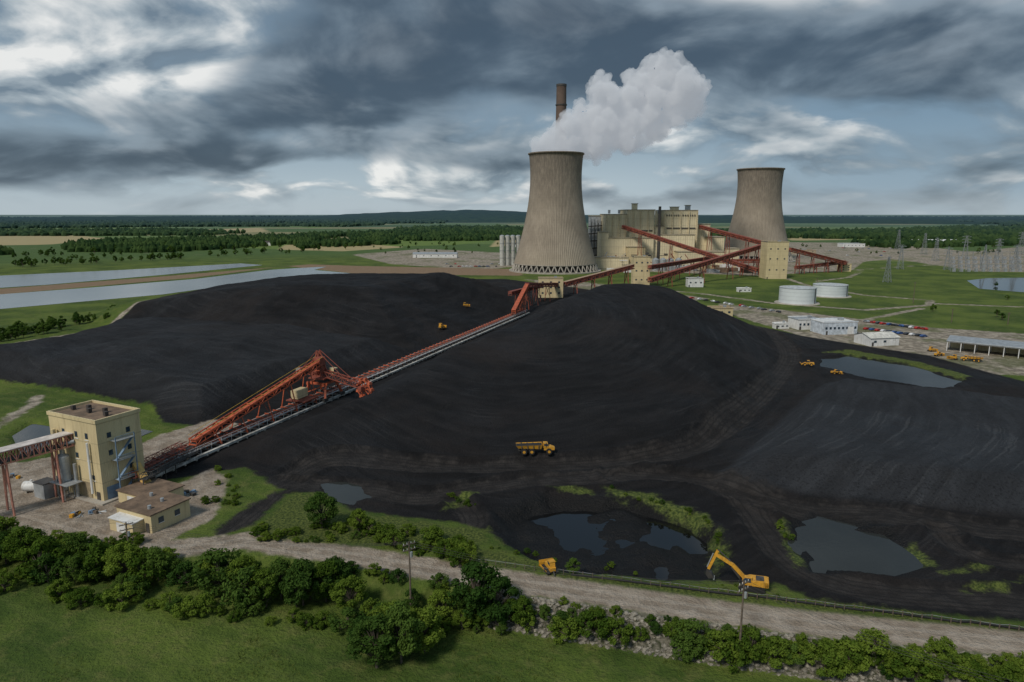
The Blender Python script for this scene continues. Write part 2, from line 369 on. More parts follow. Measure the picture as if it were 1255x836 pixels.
water('settling_pond',GP([(-300,362),(0,338),(150,331),(295,323),(322,325),(200,337),(60,349),(0,353),(-300,377)]),.12,WS)
water('settling_pond',GP([(-350,404),(0,361),(120,352),(240,342),(330,331),(360,329),(400,327),(385,331),(440,336),(390,339),(330,343),(200,361),(100,370),(0,379),(-350,420)]),.14,WS)
water('pond',GP([(1185,344),(1210,341),(1300,340),(1300,360),(1250,358),(1200,354)]),.1,WM)
water('puddle',scl(BAS,1.12),-3.32,WB)
water('pond',scl(PND,1.12),-1.15,WM)
water('puddle',scl(PUD,1.15),-.62,WM)
water('pond',scl(PR2,1.04),-.95,WM)
water('pond',scl(PL1,1.06),-.9,WM)
water('puddle',GP([(160,524),(188,529),(176,534),(160,540)]),.12,WM)
# ---------------------------------------------------------------- materials
concrete=mat('concrete',(.36,.33,.28),.85,var=.2,scale=.2,bump=.3)
cream=siding('cream_siding',(.66,.54,.31),.6,5)
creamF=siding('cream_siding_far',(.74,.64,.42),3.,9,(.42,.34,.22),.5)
darkroof=mat('bitumen_roof',(.06,.05,.045),.9,var=.4,scale=.4)
brownroof=mat('brown_roof',(.17,.115,.075),.9,var=.35,scale=.3,rust=(.07,.05,.04))
whitep=mat('white_paint',(.70,.70,.68),.5,var=.08,rust=(.38,.34,.28))
greym=mat('galvanised_steel',(.36,.38,.39),.45,.3,var=.2)
redox=mat('red_oxide_steel',(.25,.065,.04),.65,var=.3,rust=(.11,.05,.03))
orange=mat('orange_steel',(.45,.10,.042),.6,var=.28,rust=(.15,.055,.03))
yellow=mat('yellow_machine_paint',(.62,.31,.03),.5,var=.15,scale=2,rust=(.14,.09,.04))
black=mat('rubber_black',(.018,.018,.018),.85,var=.2)
glass=mat('window_glass',(.03,.05,.07),.1,var=.1)
dark=mat('dark_steel',(.06,.055,.05),.6,var=.3)
blue=mat('blue_grey_panel',(.16,.24,.34),.5)
wood=mat('weathered_wood',(.13,.10,.075),.9,var=.3,scale=3)
belt=mat('belt_rubber',(.03,.03,.03),.9)
# ---------------------------------------------------------------- cooling towers
def cooling_tower(cxx,cyy,R,Ht,seed):
    m,t,b=newmat('weathered_concrete_shell'); p=N(t,'ShaderNodeTexCoord').outputs['Object']; sp=N(t,'ShaderNodeSeparateXYZ',{0:p}); x,y,z=sp.outputs
    an=M(t,'ARCTAN2',y,x); rib=M(t,'SINE',M(t,'MULTIPLY',an,120.))
    cv=N(t,'ShaderNodeCombineXYZ',{0:M(t,'COSINE',an),1:M(t,'SINE',an),2:M(t,'MULTIPLY',z,.006)}).outputs[0]
    st=NZ(t,cv,22.,5,.7); big=NZ(t,p,.03,5,.6)
    c=MX(t,SS(t,big,.3,.7),(.27,.225,.17),(.38,.32,.245))
    c=MX(t,M(t,'MULTIPLY',SS(t,st,.42,.70),.45),c,(.17,.14,.105))
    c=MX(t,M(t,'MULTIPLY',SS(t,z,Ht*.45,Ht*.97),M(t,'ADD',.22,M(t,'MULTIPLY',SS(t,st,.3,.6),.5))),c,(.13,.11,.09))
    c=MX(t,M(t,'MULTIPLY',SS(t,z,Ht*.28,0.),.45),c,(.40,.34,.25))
    band=M(t,'GREATER_THAN',M(t,'FRACT',M(t,'DIVIDE',z,1.8)),.85); c=MX(t,M(t,'MULTIPLY',band,.2),c,(.12,.10,.08))
    c=MX(t,M(t,'MULTIPLY',SS(t,rib,.2,1.),.16),c,(.12,.1,.08))
    t.links.new(c,b.inputs['Base Color']); b.inputs['Roughness'].default_value=.9
    bn=N(t,'ShaderNodeBump',{'Height':rib,'Strength':.5,'Distance':.4}); t.links.new(bn.outputs[0],b.inputs['Normal'])
    e=bpy.data.objects.new('cooling_tower',None); S.collection.objects.link(e); e.location=(cxx,cyy,0)
    prof=[]
    for k in range(33):
        f=k/32; 
        zt=.80; rt=.61
        bb=.80/math.sqrt((1/rt)**2-1)
        r=rt*math.sqrt(1+((f-zt)/bb)**2) if f<zt else rt*math.sqrt(1+((f-zt)/.62)**2)
        prof.append((r*R,9+(Ht-9)*f))
    B=MB(); n=128; vs=[]; fs=[]
    P=prof+[(prof[-1][0]+1.2,Ht),(prof[-1][0]+1.2,Ht+1.6),(prof[-1][0]-1.2,Ht+1.6)]+[(r-1.4,z) for r,z in prof[::-1]]
    for r,z in P:
        for i in range(n): a=2*math.pi*i/n; vs.append((r*math.cos(a),r*math.sin(a),z))
    for j in range(len(P)-1):
        for i in range(n): fs.append((j*n+i,j*n+(i+1)%n,(j+1)*n+(i+1)%n,(j+1)*n+i))
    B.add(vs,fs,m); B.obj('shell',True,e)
    L=MB(); nl=44
    for i in range(nl):
        for s in(-.5,.5):
            a0=2*math.pi*(i)/nl; a1=2*math.pi*(i+s)/nl
            L.beam(((R+3)*math.cos(a0),(R+3)*math.sin(a0),-.2),((R-.6)*math.cos(a1),(R-.6)*math.sin(a1),9.3),1.0,concrete)
    L.cyl((0,0,9),(0,0,9.8),R+.4,R+.4,concrete,96,False)
    L.obj('legs',parent=e)
    K=MB(); K.cyl((0,0,-.5),(0,0,8.6),R-6,R-6,dark,64); K.cyl((0,0,0),(0,0,1.2),R+6,R+6,concrete,64); K.obj('fill_pack',parent=e)
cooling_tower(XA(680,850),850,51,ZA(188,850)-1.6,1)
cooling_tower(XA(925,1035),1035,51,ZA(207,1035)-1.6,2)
B=MB(); D=1080; x0=XA(687,D,150); sm=mat('stack_concrete',(.115,.08,.062),.9,var=.2,scale=.05); zt=ZA(106,D)
B.cyl((x0,D,0),(x0,D,zt),11,7.4,sm,32); B.cyl((x0,D,zt),(x0,D,zt+3),7.9,7.9,dark,32)
for z in(60,120,180,230): B.cyl((x0,D,z),(x0,D,z+1.5),11-3.6*z/zt+1,11-3.6*z/zt+1,dark,32)
B.obj('chimney_stack')
# steam plume
D=850
sph=[(680,181,28),(660,181,14),(698,176,27),(712,163,29),(735,150,35),(748,128,29),(738,106,18),(770,146,34),(760,168,20),(782,128,27),(800,110,33),(815,90,26),(822,80,19),(840,110,28),(830,134,25),(805,152,20),(860,116,16),(852,97,15),(735,180,18),(690,156,15),(780,104,14),(800,168,10),(868,130,8),(775,178,10)]
import bmesh
bm=bmesh.new()
def ico(c,r,sub=2): bmesh.ops.create_icosphere(bm,subdivisions=sub,radius=r,matrix=Matrix.Translation(c))
for k,(u,v,r) in enumerate(sph):
    c=Vector((XA(u,D,ZA(v,D)),D+(u-680)*.12+random.uniform(-10,10),ZA(v,D))); ico(c,r*.80)
    if k>2 :
        for j in range(22):
            d=Vector((random.gauss(0,1),random.gauss(0,1),random.gauss(0,1))).normalized(); q=r*random.uniform(.15,.42)
            ico(c+d*(r*.88),q)
me=bpy.data.meshes.new('steam_plume'); bm.to_mesh(me); bm.free()
so=bpy.data.objects.new('steam_plume',me); S.collection.objects.link(so)
md=so.modifiers.new('r','REMESH'); md.mode='VOXEL'; md.voxel_size=1.6
for sc,stg in((18,13.),(6,6.)):
    tx=bpy.data.textures.new('cl','CLOUDS'); tx.noise_scale=sc; tx.noise_depth=4
    d=so.modifiers.new('d','DISPLACE'); d.texture=tx; d.strength=stg; d.texture_coords='GLOBAL'
m=bpy.data.materials.new('steam'); m.use_nodes=True; t=m.node_tree; t.nodes.clear()
ou=N(t,'ShaderNodeOutputMaterial'); pv=N(t,'ShaderNodeVolumePrincipled',{'Color':(1,1,1,1),'Density':.085,'Anisotropy':.0,'Emission Strength':.017,'Emission Color':(.84,.91,1,1)})  # faint added glow stands in for light scattered many times inside the steam
t.links.new(pv.outputs[0],ou.inputs['Volume']); me.materials.append(m)
# ---------------------------------------------------------------- power plant
P=Grp('power_station')
def blk(u0,u1,vt,D,dep,m=creamF,part='walls',roof=True,z0=0):
    x0=XA(u0,D);x1=XA(u1,D); zt=ZA(vt,D)
    P[part].box(((x0+x1)/2,D+dep/2,(zt+z0)/2),(x1-x0,dep,zt-z0),m)
    if roof: P['roof'].box(((x0+x1)/2,D+dep/2,zt+.4),(x1-x0+1.5,dep+1.5,.8),mat('plant_roof',(.34,.29,.20),.8))
    return x0,x1,zt
blk(741,766,263,915,60); blk(767,800,257.5,920,65); blk(800,812,278,925,50); blk(812,852,258,925,60)
blk(736,745,285,900,40); blk(724,742,265,960,40,greym); blk(852,868,275,935,50); blk(866,886,291,925,40)
blk(745,800,292,900,14); blk(800,850,288,905,18); blk(768,790,303,892,7,cream,); blk(730,770,316,880,18); blk(830,888,309,885,25)
blk(773,779,250,940,8); blk(820,829,254,940,10); blk(838,843,252,940,8,greym); blk(886,905,305,930,25); blk(700,724,300,970,25)
x=XA(806,905); P['vent_stack'].cyl((x,905,0),(x,905,ZA(253,905)),2.1,1.8,dark,16)
for i in range(12):
    u=random.uniform(742,885); D=random.choice([899,884,904]); x=XA(u,D); z=random.uniform(8,40); 
    P['louvres'].box((x,D-.3 if D!=904 else 904.6,z*.5),(random.uniform(4,9),.8,random.uniform(1.5,3)),dark)
for u0,u1,D,v0,v1 in((768,798,919.6,282,283.5),(815,850,924.6,279,280.5)):
    P['windows'].box(((XA(u0,D)+XA(u1,D))/2,D,ZA((v0+v1)/2,D)),(XA(u1,D)-XA(u0,D),.8,ZA(v0,D)-ZA(v1,D)),dark)
for k in range(13):
    u0=815+k*2.8; x=XA(u0,924.4); P['windows'].box((x,924.4,ZA(264,925)),(1.4,.9,2),dark)
tan=mat('trim_tan',(.60,.51,.33),.8)
for u in(742,750,758,766,775,784,793,801,813,822,832,842,852):
    Dd=914 if u<767 else 919 if u<801 else 924; zt_=ZA(264 if u<767 else 258.5,Dd); x=XA(u,Dd)
    P['pilasters'].box((x,Dd,zt_/2),(1.1,1.4,zt_),tan)
for k in range(5):
    P['ductwork'].cyl((XA(722+k*4,958),955,20),(XA(722+k*4,958),955,ZA(268+k,955)),2,2,greym,10)
    P['ductwork'].beam((XA(720,950),950,12+k*10),(XA(744,950),950,14+k*10),1.5,dark)
for k in range(60):
    u=random.uniform(735,890); D=random.choice([878,886,893,901]); x=XA(u,D); z0=random.uniform(0,16)
    P['piping'].beam((x,D-3,z0),(x+random.uniform(-12,12),D-3,z0+random.choice([0,0,6])),random.uniform(.5,1.1),random.choice([greym,dark,redox,whitep,tan]))
for k in range(22):
    u=random.uniform(735,935); D=random.uniform(820,875); x=XA(u,D); s_=random.uniform(5,11); P['outbuildings'].box((x,D,s_*.3),(s_*1.4,s_,s_*.6),random.choice([cream,whitep,greym,brownroof]))
for u in(803,812,821,831):
    x=XA(u,850); P['tank'].cyl((x,850,0),(x,850,ZA(318,850)),4.3,4.3,greym,20); P['tank'].cyl((x,850,ZA(318,850)),(x,850,ZA(316,850)),4.3,1.2,greym,20)
for k in range(9): P['roof_vents'].box((XA(745+k*12,950),950,ZA(259.5,950)),(3,3,5),greym)
P.done()
for i,u in enumerate((615.5,622,628.5,635)):
    B=MB(); D=930+4*i; x=XA(u,D); r=3.3
    B.cyl((x,D,0),(x,D,ZA(289,D)),r,r,mat('silo_concrete',(.46,.46,.42),.8,var=.12),20); B.cyl((x,D,ZA(289,D)),(x,D,ZA(288,D)),r,r*.5,greym,20)
    for z in(10,20,30): B.cyl((x,D,z),(x,D,z+.6),r+.2,r+.2,greym,20)
    B.obj('storage_silo')
def gal(name,a,b,w=5,h=5,m=redox,n=None,roofm=None,bents=4,t=.5,solid=True):
    B=MB(); a=Vector(a);b=Vector(b); L=(b-a).length; n=n or max(3,int(L/h/1.3))
    B.truss(a,b,w,h,m,n,t,deck=dark,roof=roofm or m)
    if solid: 
        up=Vector((0,0,h*.62)); B.beam(a+up,b+up,w*.8,m,h*.5)
    for i in range(bents):
        q=a.lerp(b,(i+.6)/bents); d=(b-a).normalized(); s=d.cross(Vector((0,0,1))).normalized()
        g=Hs(q.x,q.y) if q.y<650 else 0
        if q.z-g<2.5: continue
        hh=q.z-g; 
        for e in(-1,1): B.beam(q+s*e*w*.45,Vector((q.x,q.y,g-.3))+s*e*(w*.45+hh*.08),t*1.3,m)
        B.beam(q+s*w*.45,Vector((q.x,q.y,g+hh*.4))-s*w*.5,t*.8,m); B.beam(q-s*w*.45,Vector((q.x,q.y,g+hh*.4))+s*w*.5,t*.8,m)
    return B.obj(name)
def W(u,v,D): z=ZA(v,D); return (XA(u,D,z),D,z)
gal('conveyor_gallery',W(763,280,905),W(928,334,760),4.5,4.2,redox)
gal('conveyor_gallery',W(858,280,930),W(952,305,800),4.5,4.2,redox)
gal('conveyor_gallery',W(968,308,800),W(1037,325,830),4,4,redox)
gal('conveyor_gallery',W(796,346,640),W(940,302,790),4,4,redox)
gal('conveyor_gallery',W(940,322,780),W(868,322,850),4,4,redox)
gal('conveyor_gallery',W(692,351,590),W(776,329,640),3.8,3.8,redox,roofm=mat('tan_roof',(.35,.25,.16)))
gal('conveyor_gallery',W(975,330,800),W(1035,323,840),3.5,3.5,redox)
gal('conveyor_gallery',W(796,330,650),W(870,318,860),3.5,3.5,redox)
def simple_building(name,u0,u1,vb,h,dep,wall,roofm=darkroof,rz=0,gable=False,win=4,door=False,z0=0):
    x0,y0=G(u0,vb); x1,_=G(u1,vb); w=x1-x0; g=Grp(name); c=Vector(((x0+x1)/2,y0,z0))
    Tm=Matrix.Translation(c)@Matrix.Rotation(rz,4,'Z')
    for k in('walls','roof','windows','door'): g[k].T=Tm
    g['walls'].box((0,dep/2,h/2),(w,dep,h),wall)
    if gable:
        r=h*.45; o=.5
        g['roof'].add([(-w/2-o,-o,h-.1),(w/2+o,-o,h-.1),(w/2+o,dep/2,h+r),(-w/2-o,dep/2,h+r),(-w/2-o,dep+o,h-.1),(w/2+o,dep+o,h-.1)],[(0,1,2,3),(3,2,5,4)],roofm)
        g['walls'].add([(-w/2,0,h),(-w/2,dep,h),(-w/2,dep/2,h+r-.2),(w/2,0,h),(w/2,dep,h),(w/2,dep/2,h+r-.2)],[(0,1,2),(3,5,4)],wall)
    else:
        g['roof'].box((0,dep/2,h+.15),(w+.4,dep+.4,.3),roofm)
        for s in(-1,1):
            g['roof'].box((0,dep/2+s*dep/2,h+.55),(w+.5,.3,.5),wall); 
        g['roof'].box((w*.2,dep*.5,h+1.),(w*.12,dep*.2,1.4),greym)
    for i in range(win):
        for z in ([h*.55] if h<9 else [h*.25,h*.55,h*.82]):
            ww=min(1.6,w/win*.5) 
            g['windows'].box((-w/2+(i+.5)*w/win,-.03,z),(ww,.12,min(1.4,h*.25)),glass)
    if door: g['door'].box((w*.3,-.05,h*.33),(min(4,w*.25),.14,h*.62),whitep)
    g['door'].box((-w*.42,-.05,1.1),(1.1,.14,2.2),dark)
    g.done(); return g
simple_building('transfer_tower',776,796,352,ZA(318,625),14,cream,win=3)
simple_building('transfer_tower',938,964,342,ZA(296,760),20,cream,win=3)
simple_building('transfer_tower',660,690,365,16,10,cream,win=3)
simple_building('transfer_tower',1030,1043,333,9,10,cream,win=2)
simple_building('pump_house',871,898,388,5.5,9,cream,brownroof,win=3)
simple_building('pump_house',843,862,352,8,9,whitep,darkroof,win=3)
simple_building('office_building',977,1008,404,6,12,whitep,greym,.15,win=6)
simple_building('office_building',1008,1052,410,7,14,mat('pale_blue_wall',(.5,.55,.6)),whitep,.15,win=8,door=True)
simple_building('storage_shed',1064,1104,424,4.5,13,whitep,mat('light_roof',(.6,.58,.52),.6),.2,True,win=3,door=True)
simple_building('office_building',1033,1060,303,7,25,whitep,greym,win=6)
simple_building('warehouse',1120,1175,300,8,25,cream,whitep,0,True,win=4)
simple_building('warehouse',960,1000,311,6,20,mat('tan_wall',(.4,.32,.22)),brownroof,0,win=5)
simple_building('warehouse',506,560,316,6,14,whitep,greym,0,True,win=6)
simple_building('farm_house',318,332,301,7,12,whitep,darkroof,0,True,win=2)
simple_building('farm_house',620,640,303,6,12,whitep,darkroof,0,True,win=2)
simple_building('site_trailer',950,968,403,3,4,whitep,whitep,.2,win=3)
simple_building('site_trailer',905,921,358,3,5,whitep,whitep,.1,win=3)
# open shed at right
g=Grp('vehicle_shed'); x0,y0=G(1160,430); x1,y1=G(1330,448)
a=Vector((x0,y0,0)); b_=Vector((x1,y1,0)); d=(b_-a).normalized(); s=Vector((-d.y,d.x,0)); L=(b_-a).length
mt=Matrix(((d.x,s.x,0,a.x),(d.y,s.y,0,a.y),(0,0,1,0),(0,0,0,1)))
for k in('posts','roof','back_wall'): g[k].T=mt
for i in range(int(L/6)+1):
    g['posts'].beam((i*6,0,0),(i*6,0,5),.35,whitep); g['posts'].beam((i*6,12,0),(i*6,12,6),.35,whitep)
g['back_wall'].box((L/2,12.2,3),(L,.2,6),cream); g['roof'].box((L/2,6,5.8),(L+1,13.5,.25),greym,rx=.08)
g['posts'].box((L/2,-.3,5.1),(L,.15,.7),whitep); g.done()
# tanks
for u,v,w,h in((985.5,374,43,19),(1026,365,40,14)):
    x,y=G(u,v); r=w/2/F*(y/CT); y+=r; hh=h/F*y*1.02; g=Grp('storage_tank')
    g['shell'].cyl((x,y,0),(x,y,hh),r,r,mat('tank_white',(.62,.66,.67),.5,var=.06,scale=.1),48,False); g['roof'].cyl((x,y,hh),(x,y,hh+1.2),r,.5,mat('tank_roof',(.45,.47,.47),.6),48)
    g['rim'].cyl((x,y,hh-.3),(x,y,hh),r+.25,r+.25,greym,48,False)
    for k in range(1,4): g['rim'].cyl((x,y,hh*k/4-.05),(x,y,hh*k/4+.05),r+.06,r+.06,greym,48,False)
    g['ladder'].box((x+r*.7,y-r*.73,hh/2),(.7,.4,hh),dark,.7); g['bund'].cyl((x,y,-.2),(x,y,.5),r*1.25,r*1.2,concrete,48); g.done()
# ---------------------------------------------------------------- yard conveyor
C0=Vector((cx(172),172,.8)); C1=Vector((cx(480),480,.8)); l=(C1-C0).normalized(); r_=Vector((l.y,-l.x,0)); up=Vector((0,0,1))
g=Grp('yard_conveyor'); n=78
for o in(-4.6,4.6): g['rails'].beam(C0+r_*o+up*.1,C1+r_*o+up*.1,.9,mat('pale_concrete',(.40,.385,.35),.8,var=.5,scale=.3,rust=(.05,.05,.05)),.7)
for o,z in((-1.1,1.6),(1.1,1.6)): g['stringers'].beam(C0+r_*o+up*z,C1+r_*o+up*z,.35,orange,.7)
g['belt'].beam(C0+up*2.,C1+up*2.,1.7,belt,.12)
g['walkway'].beam(C0+r_*2.3+up*1.3,C1+r_*2.3+up*1.3,1.,greym,.08)
g['walkway'].beam(C0+r_*2.8+up*2.3,C1+r_*2.8+up*2.3,.1,whitep,.1)
for i in range(n+1):
    q=C0.lerp(C1,i/n)
    for o in(-1.1,1.1): g['legs'].beam(q+r_*o-up*.8,q+r_*o+up*1.5,.25,orange)
    g['legs'].beam(q-r_*1.4+up*2.3,q+r_*1.4+up*2.3,.3,orange); g['legs'].beam(q+r_*2.8-up*.5,q+r_*2.8+up*2.3,.1,whitep)
    g['legs'].beam(q-r_*1.4+up*1.4,q-r_*1.4+up*2.5,.3,orange)
    g['sleepers'].box(q-up*.35,(.5,10.5,.4),concrete,math.atan2(l.y,l.x))
g.done()
# feeder conveyors next to the crusher house
q0=G3(162,586,4.5); q1=G3(236,548,1.2)
for o in(-3.4,0,3.6):
    B=MB(); a=q0+r_*o; b_=q1+r_*o; B.truss(a,b_,1.8,1.4,redox if o<3 else dark,12,.16,deck=belt)
    for k in range(6):
        q=a.lerp(b_,k/6); B.beam(q,(q.x,q.y,0),.22,dark)
    B.obj('feeder_conveyor')
# stacker reclaimer
g=Grp('stacker_reclaimer'); y0=253.; b0=Vector((cx(y0),y0,1.0))
for a_ in(-5.5,5.5):
    for o in(-4.6,4.6):
        g['portal'].box(b0+l*a_+r_*o+up*.6,(2.6,1.2,1.2),dark,math.atan2(l.y,l.x)); g['portal'].beam(b0+l*a_+r_*o+up*1,b0+l*a_*.6+r_*o*.75+up*6,.8,orange)
    g['portal'].beam(b0+l*a_-r_*4.6+up*2.4,b0+l*a_+r_*4.6+up*6,.35,orange); 
for a_ in(-3.4,3.4): g['portal'].beam(b0+l*a_-r_*4.5+up*6,b0+l*a_+r_*4.5+up*6,.8,orange)
for o in(-3.4,3.4): g['portal'].beam(b0+r_*o-l*5+up*6,b0+r_*o+l*5+up*6,.8,orange)
g['slew_ring'].cyl(b0+up*6.3,b0+up*7.6,2.8,2.8,dark,24)
g['platform'].box(b0+up*7.9,(8,7,.5),redox,math.atan2(l.y,l.x)); 
wh=G3(447,476,7.5); bd=(wh-(b0+up*8.5)); bd2=Vector((bd.x,bd.y,0)).normalized(); side=Vector((-bd2.y,bd2.x,0))
g['boom'].truss(b0+up*8.6,wh-bd2*1.5,2.4,2.0,redox,9,.28,deck=belt)
top=b0-bd2*1.5+up*18
for s_ in(-1.4,1.4):
    g['mast'].beam(b0+side*s_+bd2*1.6+up*8,top+side*s_*.5,.5,redox); g['mast'].beam(b0+side*s_-bd2*4+up*8,top+side*s_*.5,.45,redox)
    g['stays'].beam(top+side*s_*.5,b0.lerp(wh,.62)+up*5+side*s_,.18,redox); g['stays'].beam(top+side*s_*.5,b0-bd2*11+up*9+side*s_,.18,redox)
for k in range(1,5): g['mast'].beam(b0+side*1.2*(1-k*.1)+up*(8+2*k)+bd2*(1.4-k*.6),b0-side*1.2*(1-k*.1)+up*(8+2*k)-bd2*(4-k*.5),.25,orange)
g['counterweight_boom'].truss(b0-bd2*2+up*8,b0-bd2*12+up*8.6,2.6,1.8,redox,4,.3); g['counterweight'].box(b0-bd2*11.5+up*8.3,(3,3.6,3),mat('counterweight_grey',(.3,.27,.22)),math.atan2(bd2.y,bd2.x))
g['cab'].box(b0+bd2*3+side*2.9+up*10,(2.6,2,2.4),cream,math.atan2(bd2.y,bd2.x)); g['cab'].box(b0+bd2*4.3+side*2.9+up*10.3,(.1,1.7,1.1),glass,math.atan2(bd2.y,bd2.x))
g['machinery_house'].box(b0-bd2*4.5+side*1.5+up*9.7,(4,2.4,2.6),redox,math.atan2(bd2.y,bd2.x))
for sd in(-.6,.6):
    for i in range(20):
        a0=2*math.pi*i/20; a1=2*math.pi*(i+1)/20
        pt=lambda a,R: wh+bd2*R*math.cos(a)+up*R*math.sin(a)+side*sd
        g['bucket_wheel'].beam(pt(a0,3.1),pt(a1,3.1),.35,orange)
        if i%2==0: g['bucket_wheel'].beam(pt(a0,.3),pt(a0,3.1),.22,orange)
for i in range(9):
    a0=2*math.pi*i/9; c=wh+bd2*3.5*math.cos(a0)+up*3.5*math.sin(a0); g['bucket_wheel'].box(c,(1.1,1.6,1.0),orange,math.atan2(bd2.y,bd2.x),.7)
g['bucket_wheel'].cyl(wh-side*1.3,wh+side*1.3,.6,.6,dark,12); g['wheel_drive'].box(wh-side*1.9+up*.3,(1.6,1.3,1.6),redox,math.atan2(bd2.y,bd2.x))
t0=Vector((cx(192),192,3.)); t1=b0-l*1.5+up*13.0
g['tripper'].truss(t0,t1,2.6,1.8,orange,18,.3,deck=belt); g['tripper'].beam(t0+up*1.1,t1+up*1.1,2.0,orange,.5)
for f_ in(.12,.3,.5,.7,.88):
    q=t0.lerp(t1,f_)
    for s_ in(-1.3,1.3): g['tripper'].beam(q+r_*s_,(q.x+r_.x*s_*2.6,q.y+r_.y*s_*2.6,1.2),.3,orange)
    g['tripper'].beam((q.x-r_.x*3.4,q.y-r_.y*3.4,1.6),(q.x+r_.x*3.4,q.y+r_.y*3.4,1.6),.35,orange)
    g['tripper'].beam(q-r_*1.3,(q.x+r_.x*3.2,q.y+r_.y*3.2,1.6),.2,redox)
g['tripper'].beam(t1,t1+l*3-up*4,1.6,redox); g['tripper_head'].box(t1+up*1.2,(3.4,3.2,3),redox,math.atan2(l.y,l.x))
g['electrical_house'].box(b0-l*13-r_*1+up*4.6,(6,3,3),cream,math.atan2(l.y,l.x)); g['electrical_house'].box(b0-l*13+up*2.6,(8,8,.4),redox,math.atan2(l.y,l.x))
for o in(-1.6,1.6): g['handrail'].beam(t0+r_*o+up*2.9,t1+r_*o+up*2.9,.09,mat('rail_yellow',(.6,.4,.05)))
g.done()
gal('conveyor_gallery',(cx(455)+2,455,3.5),W(646,352,505),2.6,2.6,orange,bents=4,t=.35)
gal('conveyor_gallery',W(646,352,505),W(690,351,590),3.0,3.0,redox,bents=3,t=.35)
gal('conveyor_gallery',W(625,362,480),W(664,352,560),2.6,2.6,redox,bents=3,t=.35)
# ---------------------------------------------------------------- crusher house (left)
g=Grp('crusher_house'); c0=Vector((-100.3,157.9,0)); ax=Vector((-.902,.432,0)); ay=Vector((.432,.902,0))
mt=Matrix(((-ax.x,ay.x,0,c0.x),(-ax.y,ay.y,0,c0.y),(0,0,1,0),(0,0,0,1)))
def T(k): g[k].T=mt; return g[k]
Wd,Dp,Hh=18.5,11.5,20.2
T('walls').box((-Wd/2,Dp/2,Hh/2),(Wd,Dp,Hh),cream)
T('roof').box((-Wd/2,Dp/2,Hh+.1),(Wd-.6,Dp-.6,.25),brownroof)
for yv in(0,Dp): T('parapet').box((-Wd/2,yv,Hh+.35),(Wd+.5,.45,.9),cream)
for xv in(-Wd,0): T('parapet').box((xv,Dp/2,Hh+.35),(.45,Dp-.46,.9),cream)
for k in range(5): T('roof_vents').box((-3-3.2*k,Dp*.5+(k%2)*2-1,Hh+.9),(.9,.9,1.0),darkroof)
for x,z,w,h in((-4,16.5,1.2,2),(-8,16.5,1.2,2),(-13,16.5,1.2,2),(-4,11,1.2,1.8),(-8.5,11,1.2,1.8),(-14,11,1.2,1.8),(-3,6,1.1,1.6)):
    T('windows').box((x,-.03,z),(w*.8,.14,h*.7),glass); T('window_frames').box((x,-.02,z-h/2-.1),(w+.3,.25,.15),whitep)
for y,z in((3,16.5),(8,16.5),(3,12),(8,12),(8,7)): T('windows').box((.03,y,z),(.14,1.0,1.3),glass)
T('doors').box((-1.8,-.06,1.2),(1.3,.16,2.4),dark); T('doors').box((.06,2.6,1.8),(.16,3.2,3.6),blue); T('doors').box((-6,-.06,2.2),(3.6,.16,4.4),mat('door_tan',(.3,.24,.15)))
for z in(5,10,15): 
    T('stairs').box((1.2,5.5,z),(2.2,5,.15),greym)
    for yv in(3,8): T('stairs').beam((2.2,yv,z),(2.2,yv,z+1.1),.08,blue)
    T('stairs').beam((2.2,3,z+1.1),(2.2,8,z+1.1),.1,blue); T('stairs').beam((1.6,3,z-5),(1.6,8,z),.7,blue,.2)
for yv in(3,8): T('stairs').beam((2.2,yv,0),(2.2,yv,16),.2,blue)
T('dust_collector').cyl((-11,-2.2,5),(-11,-2.2,11),1.5,1.5,greym,18); T('dust_collector').cyl((-11,-2.2,2.2),(-11,-2.2,5),.3,1.5,greym,18); T('dust_collector').cyl((-11,-2.2,11),(-11,-2.2,11.8),1.5,.4,greym,18)
for a_ in(-1.2,1.2):
    for b_ in(-1.2,1.2): T('dust_collector').beam((-11+a_,-2.2+b_,0),(-11+a_,-2.2+b_,6),.18,greym)
T('ducts').cyl((-11,-2.2,11.6),(-11,-2.2,14),.5,.5,greym,12); T('ducts').cyl((-11,-2.2,14),(-9,0,14.5),.5,.5,greym,12)
T('ducts').cyl((-15.5,-1,0),(-15.5,-1,17),.55,.55,cream,12); T('ducts').cyl((-3.2,-.6,2),(-3.2,-.6,15),.3,.3,whitep,10)
T('ducts').cyl((-8.5,-1,0),(-8.5,-1,9),.4,.4,greym,10)
T('transformer_house').box((-17,-3.6,1.9),(4.2,3.4,3.8),greym); T('transformer_house').box((-17,-3.6,3.9),(4.5,3.7,.2),dark)
T('platform').box((-10,-2.6,4.6),(7,4,.15),greym)
T('chute').beam((0.2,9,7),(5.5,8,2.5),1.8,mat('chute_yellow',(.6,.38,.12)),1.2)
T('plinth').box((-Wd/2,Dp/2,.2),(Wd+3,Dp+3,.4),concrete)
g.done()
gal('conveyor_gallery',G3(99,541,13.5),G3(-90,592,12),3.4,2.9,mat('faded_red_steel',(.45,.20,.15)),roofm=mat('pale_sheet',(.55,.50,.46)),bents=3,t=.28,n=26,solid=False)
g=Grp('control_building'); c0=Vector((-79.9,141.3,0)); mt=Matrix(((-ax.x,ay.x,0,c0.x),(-ax.y,ay.y,0,c0.y),(0,0,1,0),(0,0,0,1)))
T('walls').box((-5.8,5,2.1),(11.6,10,4.2),cream); T('roof').box((-5.8,5,4.35),(12.2,10.6,.3),brownroof); T('lean_to_roof').box((-6.5,-.6,3.0),(8.2,4.6,.2),whitep,rx=.06)
T('lean_to_walls').box((-6.5,-.6,1.4),(7.8,4.2,2.8),cream)
